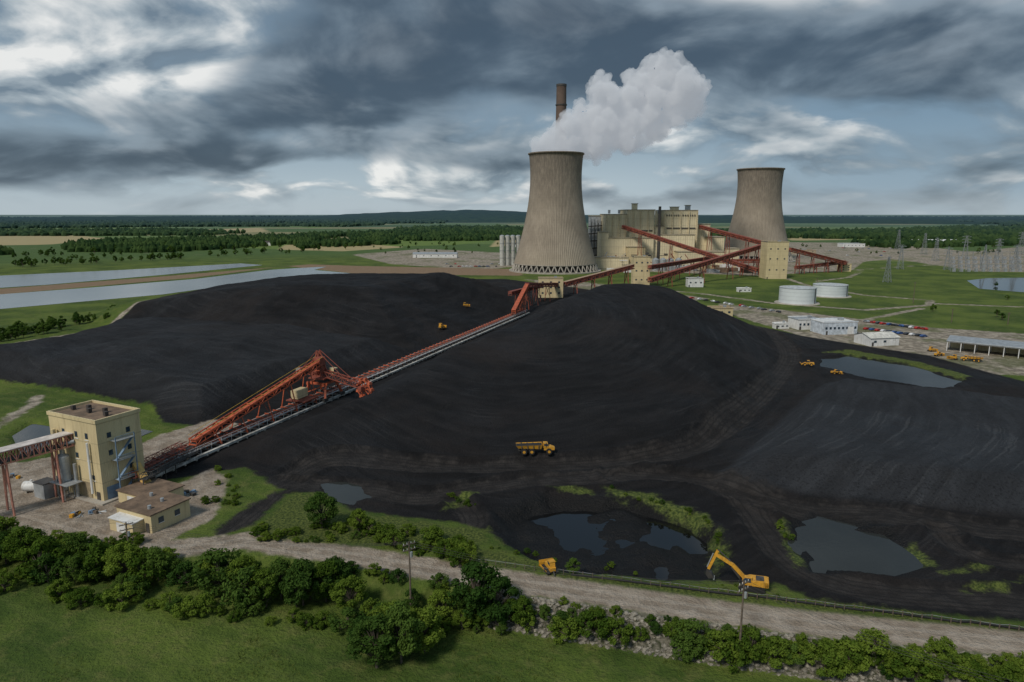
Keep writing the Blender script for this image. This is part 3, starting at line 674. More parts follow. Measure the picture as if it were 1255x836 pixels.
for y in(2.4,6.6): T('windows').box((.03,y,2.4),(.14,1.3,1.3),glass); T('windows').box((.02,y,1.7),(.25,1.5,.12),whitep)
T('door').box((-1.3,-.06,1.1),(1.1,.15,2.2),dark); T('garage_door').box((-6.5,-2.72,1.2),(3.,.12,2.2),whitep)
for x,y in((-9,7),(-4,6),(-3,2)): T('roof_vents').cyl((x,y,4.4),(x,y,5.3),.4,.4,greym,10)
g.done()
g=Grp('machine_shed'); c1=G3(150,618); c0=c1; mt=Matrix(((-ax.x,ay.x,0,c0.x),(-ax.y,ay.y,0,c0.y),(0,0,1,0),(0,0,0,1)))
T('walls').box((4,5,1.5),(12,9,3),cream); T('roof').box((4,5,3.1),(12.6,9.6,.25),brownroof); T('door').box((3,.42,1.2),(3,.12,2.2),whitep); g.done()
B=MB(); q=G3(40,603); B.cyl(q+Vector((-1.8,0,1.6)),q+Vector((1.8,0,1.6)),1.3,1.3,whitep,20); B.box(q+Vector((-1,0,.2)),(.4,2,.5),concrete); B.box(q+Vector((1,0,.2)),(.4,2,.5),concrete)
B.cyl(q+Vector((0,0,2.8)),q+Vector((0,0,3.3)),.3,.3,whitep,10); B.obj('fuel_tank')
for k,(u,v) in enumerate(((95,632),(120,628),(232,606),(20,585))):
    q=G3(u,v); B=MB(); a0=random.uniform(0,3)
    for j in range(4): 
        B.box(q+Vector((random.uniform(-1.5,1.5),random.uniform(-1,1),.4)),(random.uniform(.7,1.4),random.uniform(.6,1.),.7),random.choice([wood,yellow,dark,blue]),a0+j)
        B.cyl(q+Vector((random.uniform(-2,2),random.uniform(-2,2),0)),q+Vector((random.uniform(-2,2),random.uniform(-2,2),.3)),.12,.12,greym,6)
    B.obj('pallet_stack')
# ---------------------------------------------------------------- vehicles
def place(B,name,pos,rz,s=1.):
    o=B.obj(name); o.matrix_world=Matrix.Translation(pos)@Matrix.Rotation(rz,4,'Z')@Matrix.Scale(s,4); return o
def tyre(B,x,y,r,w):
    B.cyl((x,y-w/2,r),(x,y+w/2,r),r,r,black,20); B.cyl((x,y-w/2-.03,r),(x,y+w/2+.03,r),r*.5,r*.5,yellow,12)
def profile(B,pts,y0,y1,m):
    n=len(pts); vs=[(x,y0,z) for x,z in pts]+[(x,y1,z) for x,z in pts]
    B.add(vs,[tuple(range(n)),tuple(range(2*n-1,n-1,-1))]+[(i,n+i,n+(i+1)%n,(i+1)%n) for i in range(n)],m)
def hauler():
    B=MB()
    for x in(4.3,-1.6,-4.2):
        for y in(-1.5,1.5): tyre(B,x,y,1.0,.8)
    profile(B,[(2.6,1.3),(6.2,1.3),(6.3,2.1),(5.0,2.6),(2.6,2.6)],-1.0,1.0,yellow)
    profile(B,[(2.2,2.2),(4.1,2.2),(3.9,3.7),(2.4,3.8)],-1.1,1.1,yellow); profile(B,[(2.6,2.9),(4.0,2.75),(3.86,3.55),(2.6,3.6)],-1.14,1.14,glass)
    B.box((2.1,0,1.5),(1.6,.9,.9),dark); B.box((-2.2,0,1.35),(7.8,1.1,.6),dark)
    vs=[(-6.2,-1.3,2.2),(1.6,-1.3,1.8),(1.6,1.3,1.8),(-6.2,1.3,2.2),(-6.9,-1.75,3.2),(2.0,-1.75,3.4),(2.0,1.75,3.4),(-6.9,1.75,3.2)]
    B.add(vs,[(0,3,2,1),(0,1,5,4),(1,2,6,5),(2,3,7,6),(3,0,4,7)],yellow)
    B.add([(-6.8,-1.6,3.0),(1.9,-1.6,3.15),(1.9,1.6,3.15),(-6.8,1.6,3.0)],[(0,1,2,3)],black)
    for x in(-5,-3,-1,.8): B.box((x,-1.62,2.6),(.25,.3,1.3),dark); B.box((x,1.62,2.6),(.25,.3,1.3),dark)
    B.box((6.35,0,1.7),(.08,1.5,.7),dark); B.cyl((3.3,-1.2,2.6),(3.3,-1.2,4.2),.12,.12,dark,8); return B
def dozer():
    B=MB()
    for y in(-1.3,1.3):
        profile(B,[(-2.2,.1),(1.9,.1),(2.5,.6),(2.1,1.2),(-1.9,1.3),(-2.7,.7)],y-.33,y+.33,black); B.box((0,y,.75),(3,.7,.25),yellow)
    profile(B,[(-2.2,.9),(2.0,.9),(2.1,2.1),(-.1,2.3),(-2.3,2.0)],-.85,.85,yellow)
    profile(B,[(-1.9,2.0),(-.2,2.0),(-.35,3.5),(-1.7,3.5)],-.8,.8,yellow); profile(B,[(-1.75,2.5),(-.25,2.5),(-.36,3.3),(-1.65,3.3)],-.83,.83,glass); B.box((-1,0,3.6),(1.7,1.9,.15),yellow)
    for k,(x,z) in enumerate(((3.3,.15),(3.1,.6),(3.1,1.05),(3.3,1.5))): B.box((x,0,z+.2),(.16,4.2,.5),yellow)
    for y in(-1.8,1.8): B.beam((0,y,.8),(3.1,y,.5),.3,yellow)
    B.beam((1.5,.6,1.8),(3.1,.6,1.2),.15,dark); B.beam((1.5,-.6,1.8),(3.1,-.6,1.2),.15,dark); B.beam((-2.5,0,1.2),(-3.5,0,.3),.3,dark); B.cyl((1,.3,2.1),(1,.3,3.1),.1,.1,dark,8); return B
def loader():
    B=MB()
    for x in(2.0,-1.8):
        for y in(-1.2,1.2): tyre(B,x,y,.95,.75)
    profile(B,[(-3.6,1.1),(-.5,1.0),(-.4,2.2),(-3.4,2.3)],-.95,.95,yellow); profile(B,[(-.9,1.6),(.8,1.6),(.6,3.4),(-.8,3.5)],-.8,.8,yellow); profile(B,[(-.7,2.3),(.76,2.3),(.62,3.2),(-.65,3.25)],-.83,.83,glass)
    B.box((1.4,0,1.4),(2.2,1.2,.9),yellow)
    for y in(-.7,.7): B.beam((1.3,y,2.1),(4.0,y,.8),.3,yellow)
    profile(B,[(3.8,.2),(5.2,.15),(5.3,.3),(4.2,.5),(4.1,1.3),(4.7,1.8),(4.5,1.9),(3.8,1.4)],-1.6,1.6,yellow); return B
def excavator():
    B=MB()
    for y in(-1.35,1.35): 
        profile(B,[(-2.2,.05),(2.2,.05),(2.7,.5),(2.3,1.0),(-2.3,1.0),(-2.7,.5)],y-.35,y+.35,black)
    B.box((0,0,.75),(2.4,2.2,.5),dark); B.cyl((0,0,1),(0,0,1.3),1.1,1.1,dark,20)
    profile(B,[(-3.1,1.3),(1.6,1.3),(1.6,1.9),(.4,2.4),(-2.9,2.5),(-3.2,1.9)],-1.4,1.4,yellow); B.box((-2.9,0,1.9),(.7,2.8,1.1),yellow)
    profile(B,[(.1,1.4),(1.9,1.4),(2.0,2.3),(1.5,3.1),(.1,3.1)],.5,1.45,yellow); profile(B,[(.3,2.0),(1.97,2.0),(1.92,2.4),(1.5,2.95),(.3,2.95)],.46,1.49,glass)
    b0_=Vector((1.3,-.2,1.9)); b1=Vector((4.0,-.2,4.6)); b2=Vector((7.8,-.2,6.6)); s1=Vector((8.9,-.2,2.9))
    for a_,c_,w in((b0_,b1,.75),(b1,b2,.65)): B.beam(a_,c_,.5,yellow,w)
    B.beam(b2+Vector((-.6,0,.8)),s1,.42,yellow,.55)
    B.cyl((2.4,-.55,1.8),(4.3,-.55,4.2),.13,.13,dark,8); B.cyl((2.4,.2,1.8),(4.3,.2,4.2),.13,.13,dark,8); B.cyl(b1+Vector((.5,0,.8)),b2+Vector((-.6,0,1.0)),.14,.14,dark,8); B.cyl(b2+Vector((.3,0,0)),s1+Vector((.3,0,.4)),.12,.12,greym,8)
    profile(B,[(s1.x+.2,s1.z),(s1.x+.5,s1.z-1),(s1.x-.1,s1.z-1.9),(s1.x-1.2,s1.z-1.7),(s1.x-.7,s1.z-.7)],-.9,.5,dark)
    for y in(-.8,-.3,.3): B.box((s1.x-1.2,y,s1.z-1.9),(.3,.15,.4),greym)
    B.cyl((-1.6,.8,2.4),(-1.6,.8,3.1),.1,.1,dark,8); B.box((-1.5,0,2.55),(1.6,1.8,.2),dark); return B
def car(m):
    B=MB(); profile(B,[(-2.2,.35),(2.2,.35),(2.3,.75),(1.4,.95),(.7,1.4),(-1.1,1.45),(-1.9,1.0),(-2.25,.9)],-.9,.9,m)
    profile(B,[(1.25,.97),(.68,1.34),(-1.05,1.38),(-1.7,1.02)],-.92,.92,glass)
    for x in(-1.35,1.35):
        for y in(-.8,.8): B.cyl((x,y-.12,.33),(x,y+.12,.33),.33,.33,black,12)
    return B
hp=hit(657,558); place(hauler(),'articulated_dump_truck',hp,.05,.85)
for u,v,r in((541,404,1.2),(571,376,.3)): place(dozer(),'bulldozer',hit(u,v),r,.9 if v>400 else .75)
place(loader(),'wheel_loader',hit(990,449),2.9,.75); place(loader(),'wheel_loader',hit(1024,459),.1,.6)
ex=hit(921,722); place(excavator(),'excavator',ex,math.radians(162),.9)
place(dozer(),'bulldozer',hit(674,700),1.9,.7)
for u,v,k,r in((1150,437,0,.4),(1168,441,1,2.),(1190,443,2,2.6),(1142,431,1,.2)):
    place((loader,dozer,hauler)[k](),('wheel_loader','bulldozer','articulated_dump_truck')[k],hit(u,v),r,.7)
cols=[mat('car_white',(.7,.7,.7),.3,var=.03),mat('car_red',(.4,.03,.02),.3),mat('car_silver',(.4,.42,.44),.3,.3),mat('car_blue',(.04,.09,.25),.3),mat('car_dark',(.04,.04,.045),.3)]
cm_=[]
for m in cols:
    B=car(m); o=B.obj('tmp'); cm_.append(o.data); bpy.data.objects.remove(o)
def inst(name,me,pos,rz,s=1.):
    o=bpy.data.objects.new(name,me); S.collection.objects.link(o); o.location=pos; o.rotation_euler=(0,0,rz); o.scale=(s,s,s) if not isinstance(s,tuple) else s; return o
for k in range(64):
    if k<22: u=1062+(k%11)*7+random.uniform(-1,1); v=395+(k//11)*9+(k%11)*.9
    elif k<36: u=850+(k-22)*8+random.uniform(-3,3); v=366+(k-22)*1.3
    elif k<50: u=548+(k-36)*5; v=324+random.choice([0,3])
    else: u=random.uniform(970,1100); v=random.uniform(301,314)
    x,y=G(u,v); inst('parked_car',random.choice(cm_),(x,y,Hs(x,y)),random.choice([.3,1.8,.35]),1.1 if v<330 else 1.)
# ---------------------------------------------------------------- poles, wires, pylons
def pole(u,vb,vt):
    b_=hit(u,vb); z=ZA(vt,b_.y)-b_.z; B=MB(); B.cyl(b_-up*.3,b_+up*z,.2,.13,wood,10)
    for dz in(.5,1.6):
        B.box(b_+up*(z-dz),(2.6,.14,.18),wood,.6)
        for k in(-1.1,-.4,.4,1.1): B.cyl(b_+Vector((k*.82,k*.56,z-dz+.1)),b_+Vector((k*.82,k*.56,z-dz+.4)),.06,.05,whitep,6)
    B.cyl(b_+Vector((.35,0,z-3)),b_+Vector((.35,0,z-2)),.25,.25,greym,10); B.obj('utility_pole'); return b_+up*(z-.2)
tops=[pole(160,692,640),pole(504,757,664),pole(905,815,712)]
tops=[Vector((-150,150,11))]+tops+[Vector((75,78,8))]
B=MB()
for a_,b_ in zip(tops,tops[1:]):
    for o in(-.9,0,.9):
        pr=None
        for i in range(13):
            f_=i/12; q=a_.lerp(b_,f_)+Vector((o*.8,o*.55,-2.2*4*f_*(1-f_)))
            if pr: B.cyl(pr,q,.022,.022,dark,4,False)
            pr=q
B.obj('overhead_wire')
for u,v,h in((1119,372,17),(1166,395,9),(1235,398,8),(700,352,9),(860,345,9),(1001,352,9)):
    x,y=G(u,v); B=MB(); B.cyl((x,y,0),(x,y,h),.28,.2,wood,8); B.box((x,y,h-.7),(3.2,.2,.25),wood,.4); B.obj('utility_pole')
def pylon(x,y,h,rz):
    B=MB(); B.T=Matrix.Translation((x,y,0))@Matrix.Rotation(rz,4,'Z'); w=h*.11; ms=mat('pylon_steel',(.22,.24,.25),.6); lv=6
    wz=lambda f:w*(1-f)+h*.018*f
    for i in range(lv):
        f0=i/lv;f1=(i+1)/lv;a_=wz(f0);b_=wz(f1);z0=h*f0;z1=h*f1
        c0_=[(-a_,-a_),(a_,-a_),(a_,a_),(-a_,a_)]; c1_=[(-b_,-b_),(b_,-b_),(b_,b_),(-b_,b_)]
        for k in range(4):
            j=(k+1)%4; B.beam((*c0_[k],z0),(*c1_[k],z1),.3,ms); B.beam((*c0_[k],z0),(*c1_[j],z1),.15,ms); B.beam((*c0_[j],z0),(*c1_[k],z1),.15,ms)
    for z in(.72,.84,.96): B.beam((-h*.17,0,h*z),(h*.17,0,h*z),.35,ms); B.beam((-h*.17,0,h*z),(0,0,h*z+2.5),.2,ms); B.beam((h*.17,0,h*z),(0,0,h*z+2.5),.2,ms)
    B.obj('transmission_tower')
for u,v,h in((1087,346,26),(1103,330,30),(1146,320,34),(1160,331,28),(1182,318,36),(1205,330,30),(1222,322,34),(1243,330,30),(1132,312,36),(1250,312,38),(1100,306,38)):
    x,y=G(u,v); pylon(x,y,h,random.uniform(-.5,.8))
B=MB(); ms=mat('pylon_steel',(0,0,0))
for r in range(4):
    for k in range(14):
        x,y=G(1165+k*9,333-r*5); B.beam((x,y,0),(x,y,9+r),.4,ms); 
        if k: B.beam((xo,yo,8.5+r),(x,y,8.5+r),.45,ms)
        B.box((x+4,y,2),(3,3,4),greym); xo,yo=x,y
B.obj('electrical_substation')
B=MB()
for k in range(60):
    f_=k/59; u=560+f_*700; v=688+f_*88; q=hit(u,v); B.box(q+up*.5,(.14,.14,1.1),wood)
    if k: B.beam(po+up*.9,q+up*.9,.04,greym)
    po=q
B.obj('wire_fence')
B=MB(); po=None
for k in range(40):
    f_=k/39; q=hit(700+f_*560,706+f_*68); q.z+=.25
    if po: B.cyl(po,q,.2,.2,black,6,False)
    po=q.copy()
B.obj('drain_pipe')
# ---------------------------------------------------------------- vegetation
def leafmat(name,a,b_,far=False):
    m=bpy.data.materials.new(name); m.use_nodes=True; t=m.node_tree; t.nodes.clear()
    p=N(t,'ShaderNodeNewGeometry').outputs['Position']; r=N(t,'ShaderNodeObjectInfo').outputs['Random']
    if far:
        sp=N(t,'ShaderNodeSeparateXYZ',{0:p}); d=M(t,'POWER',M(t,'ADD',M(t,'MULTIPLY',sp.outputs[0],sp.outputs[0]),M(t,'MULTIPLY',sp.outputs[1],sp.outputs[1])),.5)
        n=NZ(t,p,.02,5,.6); c=MX(t,SS(t,n,.35,.65),a,b_); c=MX(t,M(t,'MULTIPLY',SS(t,d,700.,8000.),.8),c,(.050,.085,.115))  # far canopy: distance haze is mixed into the leaf colour
    else:
        n=NZ(t,p,.9,3,.6); c=MX(t,SS(t,M(t,'ADD',M(t,'MULTIPLY',n,.6),M(t,'MULTIPLY',r,.4)),.25,.75),a,b_)
    df=N(t,'ShaderNodeBsdfDiffuse',{'Color':c}); o=N(t,'ShaderNodeOutputMaterial')
    if far: t.links.new(df.outputs[0],o.inputs[0]); return m
    tl=N(t,'ShaderNodeBsdfTranslucent',{'Color':c}); mx=N(t,'ShaderNodeMixShader',{0:.35,1:df.outputs[0],2:tl.outputs[0]}); t.links.new(mx.outputs[0],o.inputs[0]); return m
lf=leafmat('leaves',(.058,.108,.015),(.17,.24,.035)); lf2=leafmat('leaves_dark',(.035,.078,.016),(.105,.17,.032)); bark=mat('bark',(.10,.08,.06),.95,var=.3,scale=2)
def tree_mesh(h,r,nc,nl,ls,bush,lm,seed):
    R=np.random.default_rng(seed); B=MB(); tb=h*(.1 if bush else .24)
    B.cyl((0,0,-.5),(0,0,h*.55),h*.022+.05,h*.010,bark,7)
    cs=[]
    for k in range(nc):
        a=R.uniform(0,6.283); f_=R.uniform(0,1); z=tb+(h-tb)*(.06+.86*f_); env=math.sin(math.pi*min(1,.18+.80*f_))**.7
        rr=r*env*math.sqrt(R.uniform(.15,1)); c=np.array([math.cos(a)*rr,math.sin(a)*rr,z]); cr_=r*R.uniform(.18,.36); cs.append((c,cr_))
        B.cyl((0,0,z*.45),tuple(c*np.array([.9,.9,.97])),.05+h*.006,.02,bark,4,False)
    bo=B.obj('t'); bm_=bo.data; V=[tuple(v.co) for v in bm_.vertices]; Fc=[tuple(p.vertices) for p in bm_.polygons]; nb=len(Fc); bpy.data.objects.remove(bo)
    per=nl//nc; vs=[];
    for c,cr_ in cs:
        d=R.normal(size=(per,3)); d/=np.linalg.norm(d,axis=1)[:,None]; rad=cr_*(R.uniform(.25,1.05,per)**.5)[:,None]
        pt=c+d*rad*np.array([1,1,.8]); pt[:,2]=np.maximum(pt[:,2],.1)
        nrm=d*.8+R.normal(size=(per,3))*.5+np.array([0,0,.4]); nrm/=np.linalg.norm(nrm,axis=1)[:,None]
        a_=np.cross(nrm,R.normal(size=(per,3))); a_/=np.linalg.norm(a_,axis=1)[:,None]; b_=np.cross(nrm,a_)
        s_=ls*R.uniform(.6,1.3,(per,1)); 
        vs.append(np.stack([pt-a_*s_,pt-b_*s_*.6,pt+a_*s_,pt+b_*s_*.6],1).reshape(-1,3))
    vs=np.concatenate(vs); o=len(V); V+=[tuple(x) for x in vs]; Fc+=[(o+4*i,o+4*i+1,o+4*i+2,o+4*i+3) for i in range(len(vs)//4)]
    me=bpy.data.meshes.new('tree'); me.from_pydata(V,[],Fc); me.materials.append(bark); me.materials.append(lm)
    me.polygons.foreach_set('material_index',[0]*nb+[1]*(len(Fc)-nb)); return me
TM=[tree_mesh(10,3.8,46,5500,.26,False,lf if k%2 else lf2,k) for k in range(5)]
BM=[tree_mesh(5,3.0,30,3000,.22,True,lf2 if k==2 else lf,20+k) for k in range(5)]
FM=[tree_mesh(11,4.5,18,800,.75,False,lf2,40+k) for k in range(4)]
def tr_(u,v,h,kind='T'):
    q=hit(u,v); me=random.choice(TM if kind=='T' else BM if kind=='B' else FM); h0=10 if kind=='T' else 5 if kind=='B' else 11; s=h/h0
    inst('deciduous_tree' if kind!='B' else 'shrub',me,q-up*.15,random.uniform(0,6.28),(s*random.uniform(.85,1.25),s*random.uniform(.85,1.25),s))
ju=lambda a:random.uniform(-a,a)
for k in range(30):
    u=-20+k*15; base=np.interp(u,[0,100,200,300,420],[702,722,738,748,752])
    tr_(u+ju(11),base-random.uniform(0,30),random.uniform(3.4,8.4),random.choice('TTB'))
for k in range(26):
    u=-20+k*17; base=np.interp(u,[0,100,200,300,420],[712,732,748,758,762]); tr_(u+ju(10),base+ju(10),random.uniform(1.5,4.3),'B')
for k in range(12): tr_(-20+k*20+ju(8),684+k*1.+ju(6),random.uniform(2.5,5.2),'B')
for u,v,h in((395,648,8.5),(440,652,5.5),(462,820,9.5),(492,812,10.5),(520,800,8.),(445,800,6.5),(478,790,8),(585,762,11.5),(610,765,9.5),(570,760,7),(640,768,6),(702,704,3.6),(372,742,9.5),(400,738,8.5),(345,735,8.5),(300,728,8),(430,752,7.5),(540,764,6.5),(505,752,5)): tr_(u,v,h,'T')
for k in range(30):
    tr_(430+ju(8)+k*5.4,650+k*1.3+ju(12),random.uniform(1.2,4),'B')
for k in range(62):
    u=430+k*14; base=np.interp(u,[430,620,840,1000,1255],[768,770,788,810,830]); tr_(u+ju(11),base+ju(11),random.uniform(1.4,4.8),random.choice('BBT'))
for k in range(26):
    u=840+k*17; tr_(u+ju(8),np.interp(u,[840,1255],[800,846])+ju(8),random.uniform(2,5.5),'B')
for k in range(60):
    u=random.uniform(430,1255); v=np.interp(u,[430,550,700,850,1000,1255],[700,724,745,768,790,818])+random.uniform(-2,14); tr_(u,v,random.uniform(.6,2.0) if u>600 else random.uniform(1.5,4),'B')
for k in range(16): tr_(270+ju(22),600+ju(24),random.uniform(.8,1.8),'B')
for k in range(26): tr_(random.uniform(310,420),random.uniform(645,666),random.uniform(.8,2.4),'B')
for k in range(30): tr_(random.uniform(-20,170),random.uniform(662,690)+0,random.uniform(1.2,3.0),'B')
for k in range(60):
    q=random.choice([(745,600,868,640),(876,655,886,692),(590,672,960,730),(590,672,960,730),(548,608,578,620),(955,640,980,690)]); f_=random.random(); tr_(q[0]+f_*(q[2]-q[0])+ju(5),q[1]+f_*(q[3]-q[1])+ju(3),random.uniform(.4,1.3),'B')
for k in range(150):
    f_=random.random(); u=-40+f_*340; v=np.interp(u,[-40,0,100,200,300],[420,414,396,378,361])+random.choice([0,0,5,-4,1]); x,y=G(u,v); inst('deciduous_tree',random.choice(FM),(x,y,0),ju(3),random.uniform(.25,.62))
for k in range(110):
    f_=random.random(); u=0+f_*430; v=np.interp(u,[0,430],[328,306])+ju(1.8)-random.choice([0,0,12,6]); x,y=G(u,v); inst('deciduous_tree',random.choice(FM),(x,y,0),ju(3),random.uniform(.5,1.15))
for k in range(80):
    u=random.choice([random.uniform(860,1255),random.uniform(430,640)]); v=random.uniform(300,312) if random.random()<.6 else random.uniform(340,395); 
    if v>330 and u<1100: v=random.uniform(298,304)
    x,y=G(u,v); inst('deciduous_tree',random.choice(FM),(x,y,0),ju(3),random.uniform(.35,.75))
def blob_ico():
    b=bmesh.new(); bmesh.ops.create_icosphere(b,subdivisions=1,radius=1); v=np.array([x.co[:] for x in b.verts]); f=np.array([[q.index for q in x.verts] for x in b.faces]); b.free(); return v,f
bv,bf=blob_ico()
fp=[GP(q) for q in ([(75,303),(120,298),(350,291),(420,290),(380,298),(300,304),(200,310),(85,309)],[(0,285),(200,283),(300,286),(250,289),(100,289.5),(-200,290),(-300,287)],
 [(430,290),(520,286),(640,288),(640,294),(560,296),(430,295)],[(355,300),(480,296),(500,299),(370,305)],[(-300,318),(-50,311),(0,309),(20,312),(-300,326)],[(860,290),(960,284),(1300,286),(1300,291),(1160,294),(960,289)],[(1040,300),(1255,296),(1300,300),(1100,305)])]
az=rng.uniform(-.95,.95,60000); dd=np.exp(rng.uniform(math.log(1150),math.log(14000),60000)); x=np.sin(az)*dd; y=np.cos(az)*dd
m1=(fbm(x,y,1300,3)+.10*sst(az,-.1,.4)+.12*sst(dd,3500,7000)>.12)&(dd>2100)
m2=np.zeros(len(x),bool)
for q in fp: m2|=sdf(x,y,q)>0
keep=m1|m2; x=x[keep]; y=y[keep]; dd=dd[keep]; n=len(x); print('forest blobs',n)
r=np.clip(dd*.0040,5,36)*rng.uniform(.7,1.3,n); hh=rng.uniform(.7,1.25,n)*np.clip(7+dd*.0015,8,17)
jit=rng.uniform(.75,1.25,(n,len(bv),1)); vv=bv[None]*jit; vv=vv*np.stack([r,r,hh],1)[:,None,:]+np.stack([x,y,hh*.35],1)[:,None,:]
ff=(bf[None]+(np.arange(n)*len(bv))[:,None,None]).reshape(-1,3)
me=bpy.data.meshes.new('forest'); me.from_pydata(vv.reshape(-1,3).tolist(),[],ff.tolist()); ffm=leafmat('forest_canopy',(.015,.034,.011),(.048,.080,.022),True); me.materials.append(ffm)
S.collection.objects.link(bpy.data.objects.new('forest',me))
aa=np.linspace(-1.0,1.0,500); dl=np.linspace(5200,9500,24)
AA,DL=np.meshgrid(aa,dl); xx=np.sin(AA)*DL; yy2=np.cos(AA)*DL
prof=35+18*fbm(aa*1000,aa*0+3,120,5); uu=627+np.tan(aa)*850
prof=prof+95*np.exp(-((uu-590)/100)**2)+35*np.exp(-((uu-450)/60)**2)+45*np.exp(-((uu-840)/120)**2)+25*np.exp(-((uu-200)/120)**2)
bumps=fbm(xx,yy2,120,3)*9
zz=np.sin(np.clip((DL-5200)/4300,0,1)*math.pi)**.8*(prof[None]*(.8+.3*fbm(xx,yy2,1800,2))+bumps)-2
me=bpy.data.meshes.new('hills'); nA_,nB_=500,24
i=np.arange(nA_-1)[None,:]+nA_*np.arange(nB_-1)[:,None]
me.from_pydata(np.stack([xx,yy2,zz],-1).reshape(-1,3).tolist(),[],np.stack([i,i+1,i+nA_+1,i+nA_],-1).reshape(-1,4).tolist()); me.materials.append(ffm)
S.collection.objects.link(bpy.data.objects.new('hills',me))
k=2300; u_=rng.uniform(G(600,715)[0],95,k); s_=rng.uniform(0,6.0,k); yv=np.interp(u_,rx,ry)-4.6-s_; zv=H(u_,yv)
rr=rng.uniform(.15,.5,k); jit=rng.uniform(.6,1.3,(k,len(bv),1)); vv=bv[None]*jit*rr[:,None,None]*np.array([1.2,1,.7])+np.stack([u_,yv,zv+.05],1)[:,None,:]
ff=(bf[None]+(np.arange(k)*len(bv))[:,None,None]).reshape(-1,3)
me=bpy.data.meshes.new('riprap_rocks'); me.from_pydata(vv.reshape(-1,3).tolist(),[],ff.tolist()); me.materials.append(mat('riprap_stone',(.22,.20,.16),.9,var=.5,scale=1.5)); S.collection.objects.link(bpy.data.objects.new('riprap_rocks',me))
k=15000; xg=rng.uniform(-120,110,k); yg=rng.uniform(80,150,k); ok=(np.interp(xg,rx,ry)-yg>10)&(fbm(xg,yg,14,3)>-.02); xg=xg[ok];yg=yg[ok]; k=len(xg); zg=H(xg,yg)
vs=[];fs=[]
for i in range(k):
    for j in range(4):
        a=random.uniform(0,6.28); x0=xg[i]+random.gauss(0,.25); y0=yg[i]+random.gauss(0,.25); h=random.uniform(.15,.42); w=.09
        o=len(vs); vs+=[(x0-w*math.cos(a),y0-w*math.sin(a),zg[i]-.05),(x0+w*math.cos(a),y0+w*math.sin(a),zg[i]-.05),(x0+random.gauss(0,.15),y0+random.gauss(0,.15),zg[i]+h)]; fs.append((o,o+1,o+2))
me=bpy.data.meshes.new('tall_grass'); me.from_pydata(vs,[],fs); me.materials.append(leafmat('grass_blades',(.08,.125,.02),(.17,.20,.05))); S.collection.objects.link(bpy.data.objects.new('tall_grass',me))
# ---------------------------------------------------------------- sky
SE,SA=46.,-142.
w=bpy.data.worlds.new('World'); S.world=w; w.use_nodes=True; t=w.node_tree; bg=t.nodes['Background']
try:
    w.cycles.sampling_method='MANUAL'; w.cycles.sample_map_resolution=512
except Exception as ex_: print(ex_)
sky=N(t,'ShaderNodeTexSky',sky_type='NISHITA',sun_disc=False,sun_elevation=math.radians(SE),sun_rotation=math.radians(SA))
d=N(t,'ShaderNodeTexCoord').outputs['Generated']; sp=N(t,'ShaderNodeSeparateXYZ',{0:d}); x,y,z=sp.outputs
zc=M(t,'MAXIMUM',z,0.); dn=M(t,'ADD',zc,.33)
qv=N(t,'ShaderNodeCombineXYZ',{0:M(t,'DIVIDE',x,dn),1:M(t,'DIVIDE',y,dn),2:0.}).outputs[0]
def off(v): return N(t,'ShaderNodeVectorMath',{0:qv,1:v},operation='ADD').outputs[0]
big=NZ(t,off((3.1,1.7,0)),1.25,6,.50,.5)
n1=NZ(t,off((7.3,2.2,0)),2.5,8,.53,.35); n2=NZ(t,off((7.24,2.13,0)),2.5,3,.50,.35)
rel=M(t,'SUBTRACT',n1,n2)
az=M(t,'ARCTAN2',x,y)
pv_=N(t,'ShaderNodeCombineXYZ',{0:az,1:z,2:0.}).outputs[0]
def blob(u,v,ru,rv,amp):
    a=math.atan((u-627.5)/F/1.02); e=(261.4-v)/870.
    q=N(t,'ShaderNodeVectorMath',{0:pv_,1:(870./ru,870./rv,0.),2:(-a*870./ru,-e*870./rv,0.)},operation='MULTIPLY_ADD').outputs[0]
    ln=N(t,'ShaderNodeVectorMath',{0:q},operation='LENGTH').outputs['Value']
    return N(t,'ShaderNodeMapRange',{0:ln,1:1.75,2:0.,3:0.,4:amp},interpolation_type='SMOOTHSTEP').outputs[0]
def summ(base,bl):
    for b_ in bl: base=M(t,'ADD',base,blob(*b_))
    return base
cg=N(t,'ShaderNodeValToRGB',{0:M(t,'MULTIPLY',zc,3.)}); e=cg.color_ramp.elements
e[0].position=0.; e[0].color=(.40,.48,.53,1); e[1].position=1.; e[1].color=(.13,.20,.28,1)
k=e.new(.12); k.color=(.38,.47,.53,1); k=e.new(.35); k.color=(.21,.30,.385,1)
c=cg.outputs[0]
mr=SS(t,az,.12,.5); c=MX(t,M(t,'MULTIPLY',mr,.6),c,(.16,.26,.36))
wv=summ(M(t,'ADD',M(t,'MULTIPLY',n1,.78),M(t,'MULTIPLY',big,.22)),((80,50,170,75,.13),(230,95,120,55,.12),(940,28,240,34,.14),(480,222,240,18,.11),(60,150,120,30,.07),(870,170,160,22,.09),(1120,60,140,40,.06),(540,190,120,24,.08),(700,40,90,30,.04),(1020,215,180,14,.06),(350,175,120,25,.06)))
wm=SS(t,wv,.485,.60)
lit=M(t,'ADD',M(t,'ADD',.36,M(t,'MULTIPLY',rel,4.2)),M(t,'MULTIPLY',M(t,'SUBTRACT',wv,.56),2.6))
wr=N(t,'ShaderNodeValToRGB',{0:lit}); e=wr.color_ramp.elements
e[0].position=.0; e[0].color=(.15,.205,.26,1); e[1].position=1.; e[1].color=(.84,.84,.82,1)
k=e.new(.45); k.color=(.38,.44,.48,1)
c=MX(t,M(t,'MULTIPLY',wm,.92),c,wr.outputs[0])
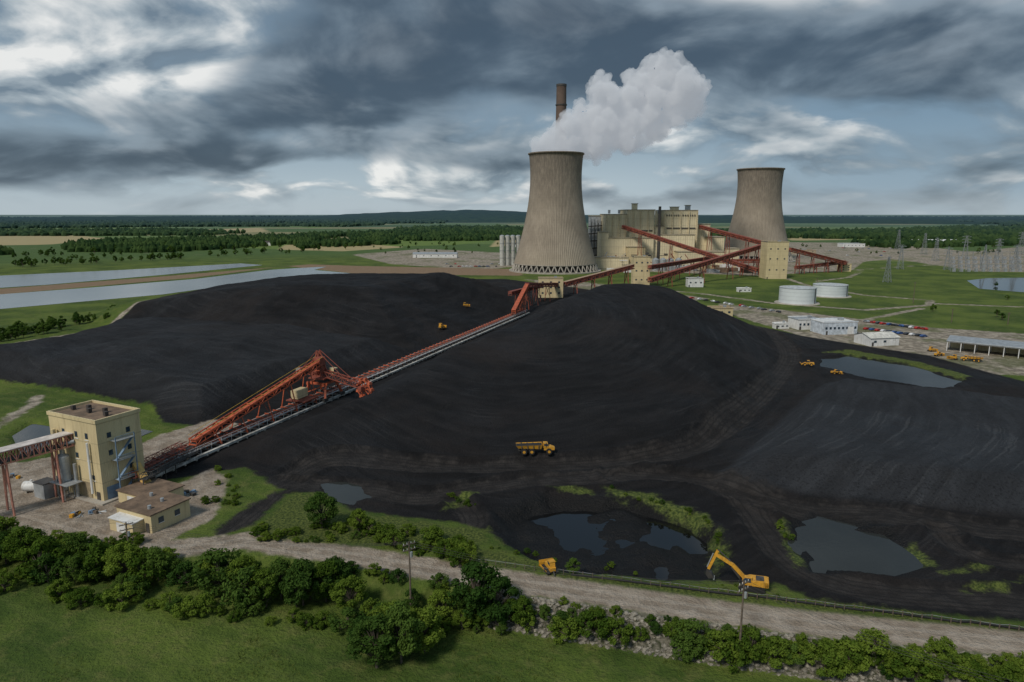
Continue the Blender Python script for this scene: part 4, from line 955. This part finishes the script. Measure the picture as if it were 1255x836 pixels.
dv=summ(M(t,'ADD',M(t,'MULTIPLY',big,.66),M(t,'MULTIPLY',n1,.34)),((90,205,190,20,.19),(300,195,110,14,.10),(400,125,110,50,.13),(590,50,200,70,.19),(1010,110,270,42,.22),(820,60,170,50,.12),(90,40,200,80,-.10),(480,225,260,20,-.12),(950,18,200,18,-.10),(620,200,80,14,.08),(1180,235,200,14,-.05),(220,110,90,40,-.08)))
dm=SS(t,dv,.455,.60)
dl_=M(t,'SUBTRACT',M(t,'ADD',M(t,'ADD',.48,M(t,'MULTIPLY',rel,1.6)),M(t,'MULTIPLY',M(t,'SUBTRACT',n1,.5),.7)),M(t,'MULTIPLY',M(t,'SUBTRACT',dv,.55),1.5))
dc=MX(t,SS(t,dl_,.10,.78),(.045,.072,.105),(.20,.265,.325))
c=MX(t,M(t,'MULTIPLY',dm,.94),c,dc)
hb=SS(t,z,.040,.0); c=MX(t,M(t,'MULTIPLY',hb,.6),c,(.43,.50,.54))
cl=N(t,'ShaderNodeVectorMath',{0:c,'Scale':10.},operation='SCALE').outputs[0]
fin=MX(t,.95,sky.outputs[0],cl)
lo=SS(t,z,-.02,-.0); fin=MX(t,lo,(1.2,1.6,1.8),fin)
t.links.new(fin,bg.inputs['Color']); bg.inputs['Strength'].default_value=.105
sd=bpy.data.lights.new('sun','SUN'); sd.energy=2.4; sd.angle=math.radians(12); sd.color=(1,.94,.85); so=bpy.data.objects.new('sun',sd); S.collection.objects.link(so)
a=math.radians(SA); e_=math.radians(SE); v=Vector((math.sin(a)*math.cos(e_),math.cos(a)*math.cos(e_),math.sin(e_)))
so.rotation_euler=v.to_track_quat('Z','Y').to_euler()
S.view_settings.view_transform='Standard'; S.view_settings.look='None'; S.view_settings.exposure=0
cd=bpy.data.cameras.new('camera'); co=bpy.data.objects.new('camera',cd); S.collection.objects.link(co); S.camera=co
co.location=(0,0,CH); co.rotation_euler=(math.radians(90)-TH,0,0); cd.sensor_width=36; cd.lens=36*F/1255; cd.clip_start=.5; cd.clip_end=60000
